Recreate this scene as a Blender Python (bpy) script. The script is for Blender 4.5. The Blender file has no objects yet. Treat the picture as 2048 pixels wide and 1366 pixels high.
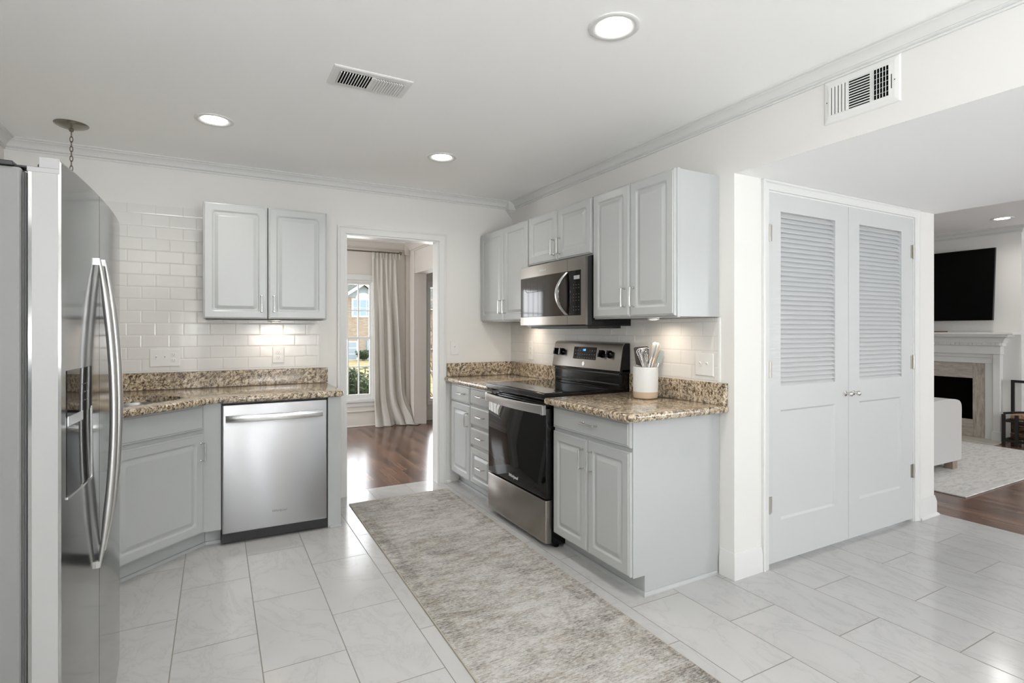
import bpy, bmesh, math, random
from mathutils import Vector, Matrix
random.seed(7)
PI = math.pi
SC = bpy.context.scene
COL = SC.collection

# ------------------------------------------------------------------ camera
cam_d = bpy.data.cameras.new('camera')
cam = bpy.data.objects.new('camera', cam_d)
COL.objects.link(cam)
cam.location = (-2.3976, -4.3754, 1.3175)
cam.rotation_euler = (PI / 2, 0, -0.5013)
cam_d.sensor_width = 36.0
cam_d.lens = 36.0 * 1080.42 / 2048.0
cam_d.shift_y = -(683 - 659.9) / 2048.0
cam_d.clip_start = 0.05
cam_d.clip_end = 300
SC.camera = cam

# ------------------------------------------------------------------ world + exposure
SC.view_settings.view_transform = 'Standard'
SC.view_settings.look = 'None'
SC.view_settings.gamma = 1.0
SC.view_settings.use_curve_mapping = False
SC.view_settings.exposure = 0.56
W = bpy.data.worlds.new('sky')
SC.world = W
W.use_nodes = True
bg = W.node_tree.nodes['Background']
bg.inputs[0].default_value = (0.86, 0.93, 1.0, 1)
bg.inputs[1].default_value = 2.0
try:
    SC.cycles.max_bounces = 10
    SC.cycles.diffuse_bounces = 6
    SC.cycles.glossy_bounces = 5
    SC.cycles.transparent_max_bounces = 12
    SC.cycles.sample_clamp_indirect = 6.0
except Exception:
    pass


def area_light(name, loc, rot, sx, sy, power, color=(1, 1, 1), shape='RECTANGLE', spread=PI):
    d = bpy.data.lights.new(name, 'AREA')
    d.shape = shape
    d.size = sx
    d.size_y = sy
    d.energy = power
    d.color = color
    d.spread = spread
    o = bpy.data.objects.new(name, d)
    COL.objects.link(o)
    o.location = loc
    o.rotation_euler = rot
    return o


# lamps at window openings; those behind the camera are added to brighten the rooms
DAY = (0.965, 0.98, 1.0)
TILT = math.radians(76)      # turns the added lamps steeply upwards to brighten the ceiling
area_light('fill_rear', (-1.32, -7.55, 1.25), (-PI / 2 - TILT, 0, PI), 0.9, 1.7, 105, DAY)      # upturned ceiling fill lamp, leaning a little to +y
area_light('fill_rear', (-3.10, -7.55, 1.25), (-PI / 2 - TILT, 0, PI), 0.55, 1.7, 88, DAY)  # second fill lamp, added out of view and turned up
area_light('fill_breakfast_side', (-3.72, -5.7, 1.35), (0, -PI / 2 - TILT, 0), 1.5, 1.8, 48, DAY)      # unseen side window lamp added as fill, turned mostly up
area_light('fill_hall', (1.1, -7.55, 1.35), (-PI / 2 - TILT, 0, PI), 1.5, 1.5, 5, DAY)  # unseen hall source added as weak upward fill
area_light('fill_living', (4.3, -7.55, 1.3), (-PI / 2, 0, PI), 2.2, 1.7, 85, DAY)  # lamp added out of view to brighten the living room
area_light('daylight_dining_window', (-0.95, 3.42, 1.2), (PI / 2, 0, PI), 0.9, 1.6, 16, DAY)       # faces -y
area_light('daylight_dining_window', (-2.6, 3.42, 1.2), (PI / 2, 0, PI), 0.9, 1.6, 16, DAY)
area_light('fill_dining_side', (-3.75, 1.7, 1.2), (0, -PI / 2, 0), 1.6, 1.2, 38, DAY)     # unseen source added to brighten the dining room, faces +x
area_light('daylight_foyer_window', (0.4, 3.42, 1.15), (PI / 2, 0, PI), 0.3, 1.6, 30, DAY)

# ------------------------------------------------------------------ helpers: materials


class NT:
    def __init__(s, name):
        s.m = bpy.data.materials.new(name)
        s.m.use_nodes = True
        s.t = s.m.node_tree
        s.b = s.t.nodes['Principled BSDF']
        s._pos = None

    def n(s, kind, **kw):
        nd = s.t.nodes.new(kind)
        for k, v in kw.items():
            setattr(nd, k, v)
        return nd

    def put(s, sock, v):
        if isinstance(v, bpy.types.NodeSocket):
            s.t.links.new(v, sock)
        elif v is not None:
            sock.default_value = v

    def math(s, op, a, b=None, c=None, clamp=False):
        nd = s.n('ShaderNodeMath', operation=op)
        nd.use_clamp = clamp
        s.put(nd.inputs[0], a)
        if b is not None:
            s.put(nd.inputs[1], b)
        if c is not None:
            s.put(nd.inputs[2], c)
        return nd.outputs[0]

    @property
    def pos(s):
        if s._pos is None:
            s._pos = s.n('ShaderNodeNewGeometry').outputs['Position']
        return s._pos

    def xyz(s):
        nd = s.n('ShaderNodeSeparateXYZ')
        s.put(nd.inputs[0], s.pos)
        return nd.outputs

    def comb(s, x, y, z):
        nd = s.n('ShaderNodeCombineXYZ')
        for i, v in enumerate((x, y, z)):
            s.put(nd.inputs[i], v)
        return nd.outputs[0]

    def mapped(s, scale=(1, 1, 1), rot=(0, 0, 0), vec=None):
        nd = s.n('ShaderNodeMapping')
        s.put(nd.inputs[0], vec if vec is not None else s.pos)
        nd.inputs['Rotation'].default_value = rot
        nd.inputs['Scale'].default_value = scale
        return nd.outputs[0]

    def noise(s, scale, detail=3, rough=0.5, vec=None, dist=0.0, out=0):
        nd = s.n('ShaderNodeTexNoise')
        s.put(nd.inputs['Vector'], vec if vec is not None else s.pos)
        nd.inputs['Scale'].default_value = scale
        nd.inputs['Detail'].default_value = detail
        nd.inputs['Roughness'].default_value = rough
        nd.inputs['Distortion'].default_value = dist
        return nd.outputs[out]

    def vor(s, scale, vec=None, feature='F1', out='Distance', rnd=1.0):
        nd = s.n('ShaderNodeTexVoronoi', feature=feature)
        s.put(nd.inputs['Vector'], vec if vec is not None else s.pos)
        nd.inputs['Scale'].default_value = scale
        nd.inputs['Randomness'].default_value = rnd
        return nd.outputs[out]

    def ramp(s, fac, stops, interp='LINEAR'):
        nd = s.n('ShaderNodeValToRGB')
        cr = nd.color_ramp
        cr.interpolation = interp
        while len(cr.elements) < len(stops):
            cr.elements.new(0.5)
        for e, (p, c) in zip(cr.elements, stops):
            e.position = p
            e.color = (c[0], c[1], c[2], 1) if not isinstance(c, (int, float)) else (c, c, c, 1)
        s.put(nd.inputs[0], fac)
        return nd.outputs[0]

    def mix(s, fac, a, b, blend='MIX'):
        nd = s.n('ShaderNodeMix', data_type='RGBA', blend_type=blend)
        s.put(nd.inputs[0], fac)
        for sock, v in ((nd.inputs[6], a), (nd.inputs[7], b)):
            if isinstance(v, (tuple, list)):
                v = (v[0], v[1], v[2], 1)
            s.put(sock, v)
        return nd.outputs[2]

    def rgb(s, v):
        nd = s.n('ShaderNodeCombineColor')
        for i in range(3):
            s.put(nd.inputs[i], v)
        return nd.outputs[0]

    def bump(s, h, strength=0.3, dist=0.002):
        nd = s.n('ShaderNodeBump')
        nd.inputs['Strength'].default_value = strength
        nd.inputs['Distance'].default_value = dist
        s.put(nd.inputs['Height'], h)
        s.t.links.new(nd.outputs[0], s.b.inputs['Normal'])

    def set(s, **kw):
        names = dict(color='Base Color', rough='Roughness', metal='Metallic', spec='Specular IOR Level',
                     coat='Coat Weight', coatr='Coat Roughness', aniso='Anisotropic', emis='Emission Color',
                     emis_s='Emission Strength', trans='Transmission Weight', ior='IOR', sheen='Sheen Weight')
        for k, v in kw.items():
            if isinstance(v, (tuple, list)) and len(v) == 3:
                v = (v[0], v[1], v[2], 1)
            s.put(s.b.inputs[names[k]], v)
        return s.m


M = {}


def paint(name, color, rough=0.5, spec=0.3, tex=0.04, bump=0.0, bscale=180):
    t = NT(name)
    f = t.noise(2.3, 2)
    c2 = tuple(min(1, c * (1 + tex)) for c in color)
    c1 = tuple(c * (1 - tex) for c in color)
    t.set(color=t.mix(f, c1, c2), rough=rough, spec=spec)
    if bump:
        t.bump(t.noise(bscale, 2), bump, 0.001)
    M[name] = t.m
    return t.m


paint('wall_paint', (0.72, 0.71, 0.68), 0.6, 0.2, 0.012, 0.05)
paint('dining_paint', (0.66, 0.62, 0.57), 0.6, 0.2, 0.012)
paint('ceiling_paint', (0.95, 0.95, 0.945), 0.8, 0.1, 0.01, 0.05)
paint('trim_paint', (0.68, 0.68, 0.665), 0.35, 0.4, 0.008)
paint('door_paint', (0.555, 0.558, 0.555), 0.4, 0.35, 0.008)
paint('cabinet_paint', (0.43, 0.442, 0.438), 0.26, 0.45, 0.010, 0.03, 90)
paint('white_plastic', (0.72, 0.72, 0.70), 0.3, 0.5, 0.005)
paint('vent_metal', (0.72, 0.72, 0.70), 0.4, 0.4, 0.01)
paint('black_plastic', (0.012, 0.012, 0.013), 0.35, 0.5, 0.02)
paint('black_enamel', (0.003, 0.003, 0.0035), 0.10, 0.35, 0.02)
paint('void_shade', (0.004, 0.004, 0.004), 0.9, 0.0, 0.0)  # flat black that stands for shade inside the ducts
paint('grey_plastic', (0.34, 0.34, 0.34), 0.4, 0.4, 0.02)
paint('gasket_rubber', (0.10, 0.10, 0.10), 0.55, 0.3, 0.1)
paint('fridge_side', (0.20, 0.20, 0.195), 0.42, 0.4, 0.02, 0.25, 500)
paint('iron', (0.015, 0.013, 0.012), 0.5, 0.4, 0.1)
paint('ceramic_white', (0.66, 0.66, 0.645), 0.55, 0.35, 0.01)
paint('ceramic_raw', (0.52, 0.40, 0.29), 0.75, 0.2, 0.05)
paint('silicone_dark', (0.028, 0.020, 0.015), 0.5, 0.3, 0.08)
paint('silicone_tan', (0.42, 0.34, 0.25), 0.5, 0.3, 0.05)
paint('silicone_grey', (0.33, 0.36, 0.34), 0.45, 0.3, 0.05)
paint('silicone_pale', (0.50, 0.485, 0.45), 0.4, 0.3, 0.03)
paint('soot', (0.010, 0.008, 0.007), 0.9, 0.05, 0.3)
paint('wall_plate_slot', (0.05, 0.05, 0.05), 0.6, 0.2, 0)
paint('logo_grey', (0.16, 0.16, 0.17), 0.4, 0.4, 0)
paint('logo_light', (0.75, 0.75, 0.75), 0.4, 0.4, 0)
paint('key_print', (0.20, 0.20, 0.21), 0.5, 0.3, 0)
paint('siding', (0.40, 0.47, 0.52), 0.6, 0.2, 0.02)
paint('ext_white', (0.80, 0.82, 0.84), 0.5, 0.2, 0.01)
paint('rack_wire', (0.05, 0.045, 0.04), 0.4, 0.4, 0)
paint('frosted', (0.70, 0.68, 0.62), 0.35, 0.5, 0.02)
paint('book_brown', (0.16, 0.09, 0.06), 0.6, 0.3, 0.1)
paint('cutting_edge', (0.9, 0.9, 0.88), 0.4, 0.3, 0)


def metal(name, color, rough, axis=None, strength=0.06, dens=900):
    t = NT(name)
    t.set(color=color, metal=1.0, rough=rough)
    if axis is not None:
        sc = [dens, dens, dens]
        sc[axis] = 4
        h = t.noise(1.0, 2, 0.5, t.mapped(tuple(sc)))
        r = t.math('MULTIPLY_ADD', h, 0.05, rough - 0.025)
        t.put(t.b.inputs['Roughness'], r)
        tv = [(0, 0, 1), (0, 0, 1), (1, 0.6, 0)][axis]      # highlights stretch across the brushing
        t.b.inputs['Anisotropic'].default_value = 0.8
        t.put(t.b.inputs['Tangent'], t.comb(*[float(q) for q in tv]))
    M[name] = t.m
    return t.m


metal('stainless_x', (0.40, 0.40, 0.405), 0.34, 0)       # grain along x
metal('stainless_y', (0.345, 0.322, 0.295), 0.25, 1)      # grain along y
metal('stainless_z', (0.58, 0.58, 0.57), 0.34)
metal('stainless_door', (0.34, 0.34, 0.335), 0.10, 2, 0.01)
metal('stainless_bright', (0.74, 0.74, 0.73), 0.16)
paint('stainless_side', (0.34, 0.337, 0.33), 0.38, 0.5, 0.03)
metal('nickel', (0.70, 0.69, 0.66), 0.18)
metal('brushed_nickel', (0.46, 0.44, 0.40), 0.35)
metal('bronze', (0.20, 0.175, 0.14), 0.35)
metal('aged_nickel', (0.30, 0.28, 0.24), 0.25)

# black glass
t = NT('black_glass')
M['black_glass'] = t.set(color=(0.003, 0.003, 0.003), rough=0.03, spec=0.38)
t = NT('smoked_glass')
M['smoked_glass'] = t.set(color=(0.035, 0.027, 0.022), rough=0.06, spec=0.45)
t = NT('tv_screen')
M['tv_screen'] = t.set(color=(0.0015, 0.0015, 0.0015), rough=0.45, spec=0.08)

# clear window pane: mostly transparent with a weak sharp reflection
t = NT('window_glass')
tr = t.n('ShaderNodeBsdfTransparent')
gl = t.n('ShaderNodeBsdfGlossy')
gl.inputs['Roughness'].default_value = 0.02
fr = t.n('ShaderNodeFresnel')
fr.inputs['IOR'].default_value = 1.35
mx = t.n('ShaderNodeMixShader')
t.t.links.new(fr.outputs[0], mx.inputs[0])
t.t.links.new(tr.outputs[0], mx.inputs[1])
t.t.links.new(gl.outputs[0], mx.inputs[2])
t.t.links.new(mx.outputs[0], t.t.nodes['Material Output'].inputs['Surface'])
M['window_glass'] = t.m


def emission(name, color, strength):
    t = NT(name)
    M[name] = t.set(color=(0, 0, 0), emis=color, emis_s=strength, rough=1.0, spec=0)
    return t.m


emission('lamp_glow', (1.0, 0.985, 0.95), 22.0)
emission('puck_glow', (1.0, 0.86, 0.70), 14.0)
emission('clock_digit', (0.10, 0.35, 1.0), 2.5)

# floor tile: 12 x 24 in. marble-look porcelain in half bond, running in y
t = NT('floor_tile')
X, Y, Z = t.xyz()
TW, TL = 0.3135, 0.6125
cx_ = t.math('DIVIDE', t.math('ADD', X, 0.672), TW)
ci = t.math('FLOOR', cx_)
par = t.math('MODULO', t.math('ADD', ci, 100.0), 2.0)
cy_ = t.math('ADD', t.math('DIVIDE', t.math('ADD', Y, 0.870 + 0.306), TL), t.math('MULTIPLY', par, 0.5))
fy = t.math('FRACT', cy_)
ri = t.math('FLOOR', cy_)
fx = t.math('FRACT', cx_)
dx = t.math('MULTIPLY', t.math('MINIMUM', fx, t.math('SUBTRACT', 1.0, fx)), TW)
dy = t.math('MULTIPLY', t.math('MINIMUM', fy, t.math('SUBTRACT', 1.0, fy)), TL)
dd = t.math('MINIMUM', dx, dy)
grout = t.math('LESS_THAN', dd, 0.0020)
wn = t.n('ShaderNodeTexWhiteNoise', noise_dimensions='2D')
t.put(wn.inputs['Vector'], t.comb(ci, ri, 0.0))
off = t.n('ShaderNodeVectorMath', operation='MULTIPLY_ADD')
t.put(off.inputs[0], wn.outputs['Color'])
off.inputs[1].default_value = (9, 9, 9)
t.put(off.inputs[2], t.pos)
vein = t.noise(2.6, 6, 0.62, t.mapped((1.6, 0.9, 1), (0, 0, 0.6), off.outputs[0]), 1.3)
v2 = t.math('ABSOLUTE', t.math('SUBTRACT', vein, 0.5))
vm = t.ramp(v2, [(0.0, 0.45), (0.010, 0.22), (0.04, 0.05), (0.10, 0.0)])
cloud = t.noise(3.0, 3, 0.5, off.outputs[0])
base = t.mix(cloud, (0.44, 0.437, 0.43), (0.51, 0.507, 0.50))
base = t.mix(vm, base, (0.365, 0.362, 0.355))
tint = t.math('MULTIPLY_ADD', wn.outputs['Value'], 0.05, 0.965)
base = t.mix(1.0, base, t.rgb(tint), 'MULTIPLY')
col = t.mix(grout, base, (0.22, 0.205, 0.175))
t.set(color=col, rough=t.math('MULTIPLY_ADD', grout, 0.5, 0.16), spec=0.42)
t.bump(t.math('MINIMUM', dd, 0.003), 0.15, 1.0)
M['floor_tile'] = t.m


# subway tile
def subway(name, axis, phase, z0=1.037, tw=0.160, th=0.0816):
    t = NT(name)
    X, Y, Z = t.xyz()
    H = X if axis == 'x' else Y
    r = t.math('DIVIDE', t.math('SUBTRACT', Z, z0), th)
    ri = t.math('FLOOR', r)
    par = t.math('MODULO', t.math('ADD', ri, 100.0), 2.0)
    c = t.math('ADD', t.math('DIVIDE', t.math('SUBTRACT', H, phase), tw), t.math('MULTIPLY', par, 0.5))
    fx, fy = t.math('FRACT', c), t.math('FRACT', r)
    ci = t.math('FLOOR', c)
    dx = t.math('MULTIPLY', t.math('MINIMUM', fx, t.math('SUBTRACT', 1.0, fx)), tw)
    dy = t.math('MULTIPLY', t.math('MINIMUM', fy, t.math('SUBTRACT', 1.0, fy)), th)
    dd = t.math('MINIMUM', dx, dy)
    g = t.math('LESS_THAN', dd, 0.0011)
    wn = t.n('ShaderNodeTexWhiteNoise', noise_dimensions='2D')
    t.put(wn.inputs['Vector'], t.comb(ci, ri, 0.0))
    tint = t.math('MULTIPLY_ADD', wn.outputs['Value'], 0.03, 0.97)
    base = t.mix(1.0, (0.71, 0.70, 0.675), t.rgb(tint), 'MULTIPLY')
    t.set(color=t.mix(g, base, (0.56, 0.54, 0.50)), rough=t.math('MULTIPLY_ADD', g, 0.5, 0.13), spec=0.38)
    sm = t.n('ShaderNodeMapRange', interpolation_type='SMOOTHSTEP')
    t.put(sm.inputs[0], dd)
    sm.inputs[2].default_value = 0.0075
    sm.inputs[1].default_value = 0.0
    h = t.math('ADD', t.math('MULTIPLY', sm.outputs[0], 0.0010), t.math('MULTIPLY', t.noise(22, 1), 0.0004))
    t.bump(h, 0.8, 1.0)
    M[name] = t.m


subway('subway_back', 'x', -2.035)
subway('subway_right', 'y', -1.999)

# granite
t = NT('granite')
p2 = t.mapped((1, 1.0, 1), (0.5, 0.35, 0.6))
warp = t.noise(18, 3, 0.6, None, 0.0, 1)
wv = t.n('ShaderNodeVectorMath', operation='MULTIPLY_ADD')
t.put(wv.inputs[0], warp)
wv.inputs[1].default_value = (0.030, 0.030, 0.030)
t.put(wv.inputs[2], p2)
st = t.mapped((1.0, 2.0, 1.2), (0.2, 0.5, 0.3), wv.outputs[0])
n1 = t.noise(38, 5, 0.72, st, 0.4)
c1 = t.ramp(n1, [(0.32, (0.030, 0.023, 0.018)), (0.43, (0.11, 0.080, 0.058)), (0.47, (0.31, 0.225, 0.14)),
                 (0.53, (0.52, 0.42, 0.285)), (0.64, (0.70, 0.64, 0.53))])
n2 = t.noise(85, 4, 0.75, st, 0.3)
m2 = t.ramp(n2, [(0.56, 0.0), (0.60, 1.0)])
c2 = t.mix(m2, c1, (0.035, 0.028, 0.024))
n3 = t.noise(10, 3, 0.6, wv.outputs[0])
m3 = t.ramp(n3, [(0.50, 0.0), (0.68, 0.5)])
c3 = t.mix(m3, c2, (0.15, 0.13, 0.11))
n4 = t.noise(120, 3, 0.6, wv.outputs[0])
m4 = t.ramp(n4, [(0.59, 0.0), (0.65, 0.75)])
c4 = t.mix(m4, c3, (0.72, 0.68, 0.60))
t.set(color=c4, rough=0.10, spec=0.5)
M['granite'] = t.m

# hardwood, boards in y
def wood_floor(name, a, b, c, gloss, bw=0.083):
    t = NT(name)
    X, Y, Z = t.xyz()
    cx_ = t.math('DIVIDE', X, bw)
    ci = t.math('FLOOR', cx_)
    w1 = t.n('ShaderNodeTexWhiteNoise', noise_dimensions='1D')
    t.put(w1.inputs['W'], ci)
    cy_ = t.math('DIVIDE', t.math('ADD', Y, t.math('MULTIPLY', w1.outputs['Value'], 3.0)), 0.9)
    ri = t.math('FLOOR', cy_)
    wn = t.n('ShaderNodeTexWhiteNoise', noise_dimensions='2D')
    t.put(wn.inputs['Vector'], t.comb(ci, ri, 0.0))
    fx, fy = t.math('FRACT', cx_), t.math('FRACT', cy_)
    gap = t.math('LESS_THAN', t.math('MINIMUM', t.math('MULTIPLY', t.math('MINIMUM', fx, t.math('SUBTRACT', 1.0, fx)), bw),
                                     t.math('MULTIPLY', fy, 0.9)), 0.0009)
    off = t.n('ShaderNodeVectorMath', operation='MULTIPLY_ADD')
    t.put(off.inputs[0], wn.outputs['Color'])
    off.inputs[1].default_value = (5, 5, 5)
    t.put(off.inputs[2], t.pos)
    gr = t.noise(1.0, 5, 0.6, t.mapped((38, 2.2, 38), (0, 0, 0), off.outputs[0]), 0.8)
    f = t.math('ADD', t.math('MULTIPLY_ADD', gr, 1.3, -0.35), t.math('MULTIPLY', wn.outputs['Value'], 0.5))
    col = t.ramp(f, [(0.22, a), (0.5, b), (0.85, c)])
    col = t.mix(gap, col, (0.03, 0.015, 0.01))
    t.set(color=col, rough=gloss, spec=0.5)
    t.bump(gr, 0.08, 0.001)
    M[name] = t.m


wood_floor('wood_floor', (0.046, 0.020, 0.012), (0.115, 0.052, 0.029), (0.205, 0.108, 0.064), 0.20, 0.062)

# runner rug: distressed woven pattern
t = NT('runner_weave')
rot = 0.018
fine = t.noise(1.0, 4, 0.72, t.mapped((48, 130, 10), (0, 0, rot)))
grain = t.noise(1.0, 2, 0.6, t.mapped((300, 420, 10), (0, 0, rot)))
mid = t.noise(1.0, 4, 0.65, t.mapped((9, 22, 5), (0, 0, rot)), 0.6)
big = t.noise(1.0, 3, 0.6, t.mapped((3.2, 2.6, 1), (0, 0, rot)), 0.4)
ly = t.n('ShaderNodeSeparateXYZ')
t.put(ly.inputs[0], t.mapped((1, 1, 1), (0, 0, rot)))
edge = t.math('ABSOLUTE', t.math('ADD', ly.outputs[0], 1.118))
band = t.ramp(edge, [(0.300, 0.0), (0.315, 0.11), (0.36, 0.11), (0.372, 0.03), (0.388, 0.16)])
s_ = t.math('ADD', t.math('MULTIPLY', mid, 0.42), t.math('MULTIPLY', fine, 0.75))
s_ = t.math('ADD', s_, t.math('MULTIPLY', big, 0.35))
s_ = t.math('ADD', s_, t.math('MULTIPLY', grain, 0.30))
lines = t.noise(1.0, 3, 0.6, t.mapped((7, 190, 5), (0, 0, rot)))
s_ = t.math('ADD', s_, t.math('MULTIPLY_ADD', lines, 0.34, -0.17))
s_ = t.math('SUBTRACT', s_, t.math('MULTIPLY', band, 0.4))
cc = t.ramp(s_, [(0.72, (0.12, 0.11, 0.10)), (0.80, (0.25, 0.232, 0.21)), (0.87, (0.37, 0.35, 0.32)),
                 (0.96, (0.46, 0.45, 0.43)), (1.06, (0.53, 0.525, 0.51))])
tanm = t.noise(1.0, 5, 0.75, t.mapped((8, 16, 3), (0.4, 0, 0.3)), 0.6)
cc = t.mix(t.ramp(tanm, [(0.50, 0.0), (0.62, 0.6)]), cc, (0.72, 0.62, 0.50), 'MULTIPLY')
cc = t.mix(0.10, cc, (0.55, 0.54, 0.52))
t.set(color=cc, rough=0.95, spec=0.1)
t.bump(t.math('ADD', fine, grain), 0.7, 0.003)
M['runner_weave'] = t.m

t = NT('living_rug_weave')
f1 = t.noise(1.0, 4, 0.7, t.mapped((9, 30, 5)), 0.6)
t.set(color=t.ramp(f1, [(0.35, (0.50, 0.49, 0.475)), (0.5, (0.64, 0.63, 0.61)), (0.7, (0.72, 0.71, 0.69))]), rough=0.95, spec=0.1)
t.bump(t.noise(160, 2), 0.5, 0.003)
M['living_rug_weave'] = t.m

t = NT('sofa_linen')
wv_ = t.noise(1.0, 3, 0.6, t.mapped((500, 500, 60)))
t.set(color=t.mix(wv_, (0.46, 0.447, 0.435), (0.56, 0.55, 0.535)), rough=0.95, spec=0.1, sheen=0.2)
t.bump(wv_, 0.5, 0.001)
M['sofa_linen'] = t.m

t = NT('curtain_linen')
wv_ = t.noise(1.0, 3, 0.6, t.mapped((420, 420, 420)))
cl = t.mix(wv_, (0.68, 0.655, 0.61), (0.80, 0.78, 0.74))
t.set(color=cl, rough=0.9, spec=0.1)
tl = t.n('ShaderNodeBsdfTranslucent')
t.put(tl.inputs[0], cl)
mx = t.n('ShaderNodeMixShader')
mx.inputs[0].default_value = 0.35
t.t.links.new(t.b.outputs[0], mx.inputs[1])
t.t.links.new(tl.outputs[0], mx.inputs[2])
t.t.links.new(mx.outputs[0], t.t.nodes['Material Output'].inputs['Surface'])
M['curtain_linen'] = t.m

t = NT('travertine')
g = t.noise(1.0, 5, 0.65, t.mapped((8, 38, 6)), 0.8)
t.set(color=t.ramp(g, [(0.3, (0.26, 0.225, 0.19)), (0.5, (0.42, 0.375, 0.325)), (0.7, (0.56, 0.51, 0.46))]), rough=0.3, spec=0.4)
M['travertine'] = t.m
t = NT('travertine_flat')
g = t.noise(1.0, 5, 0.65, t.mapped((8, 6, 38)), 0.8)
t.set(color=t.ramp(g, [(0.3, (0.30, 0.265, 0.225)), (0.5, (0.42, 0.375, 0.325)), (0.7, (0.54, 0.49, 0.44))]), rough=0.3, spec=0.4)
M['travertine_flat'] = t.m
t = NT('hearth_stone')
g = t.noise(1.0, 5, 0.65, t.mapped((20, 5, 6)), 0.8)
t.set(color=t.ramp(g, [(0.3, (0.42, 0.39, 0.34)), (0.7, (0.62, 0.59, 0.54))]), rough=0.2, spec=0.4)
M['hearth_stone'] = t.m

t = NT('log_bark')
g = t.noise(1.0, 5, 0.7, t.mapped((60, 14, 60)), 1.0)
t.set(color=t.ramp(g, [(0.3, (0.03, 0.018, 0.012)), (0.55, (0.12, 0.07, 0.045)), (0.75, (0.28, 0.19, 0.13))]), rough=0.9, spec=0.1)
t.bump(g, 0.9, 0.01)
M['log_bark'] = t.m
t = NT('log_cut')
g = t.noise(1.0, 4, 0.7, t.mapped((9, 60, 60)), 0.5)
t.set(color=t.ramp(g, [(0.3, (0.22, 0.12, 0.07)), (0.6, (0.46, 0.30, 0.19)), (0.8, (0.58, 0.42, 0.28))]), rough=0.85, spec=0.1)
M['log_cut'] = t.m
t = NT('oak_leg')
g = t.noise(1.0, 4, 0.7, t.mapped((60, 60, 9)))
t.set(color=t.ramp(g, [(0.3, (0.20, 0.15, 0.11)), (0.7, (0.34, 0.27, 0.21))]), rough=0.5)
M['oak_leg'] = t.m

# exterior
t = NT('brick')
X, Y, Z = t.xyz()
br = t.n('ShaderNodeTexBrick')
t.put(br.inputs['Vector'], t.comb(t.math('ADD', X, Y), Z, 0.0))
br.inputs['Scale'].default_value = 1.0
br.inputs['Brick Width'].default_value = 0.22
br.inputs['Row Height'].default_value = 0.075
br.inputs['Mortar Size'].default_value = 0.008
br.inputs['Color1'].default_value = (0.33, 0.235, 0.175, 1)
br.inputs['Color2'].default_value = (0.50, 0.42, 0.34, 1)
br.inputs['Mortar'].default_value = (0.45, 0.41, 0.36, 1)
c_ = t.mix(t.noise(2.2, 4, 0.7), br.outputs[0], (0.44, 0.345, 0.265))
t.set(color=c_, rough=0.9, spec=0.1)
M['brick'] = t.m
t = NT('shingle')
g = t.noise(1.0, 4, 0.7, t.mapped((6, 6, 14)))
t.set(color=t.ramp(g, [(0.3, (0.12, 0.125, 0.11)), (0.7, (0.27, 0.28, 0.24))]), rough=0.9, spec=0.1)
M['shingle'] = t.m
t = NT('lawn')
g = t.noise(1.4, 5, 0.7)
t.set(color=t.ramp(g, [(0.35, (0.33, 0.27, 0.13)), (0.52, (0.52, 0.42, 0.24)), (0.66, (0.30, 0.33, 0.13))]), rough=0.95, spec=0.05)
M['lawn'] = t.m
t = NT('leaf')
oi = t.n('ShaderNodeObjectInfo')
g = t.noise(9, 3)
t.set(color=t.ramp(g, [(0.3, (0.015, 0.035, 0.012)), (0.55, (0.045, 0.085, 0.025)), (0.75, (0.13, 0.18, 0.06))]), rough=0.4, spec=0.4)
M['leaf'] = t.m
t = NT('twig')
g = t.noise(20, 3)
t.set(color=t.ramp(g, [(0.3, (0.10, 0.06, 0.045)), (0.7, (0.30, 0.19, 0.15))]), rough=0.8, spec=0.1)
M['twig'] = t.m
paint('concrete', (0.62, 0.61, 0.58), 0.9, 0.1, 0.08)
t = NT('pale_glass')
M['pale_glass'] = t.set(color=(0.30, 0.42, 0.50), rough=0.08, spec=0.8)

# ------------------------------------------------------------------ helpers: geometry


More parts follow.
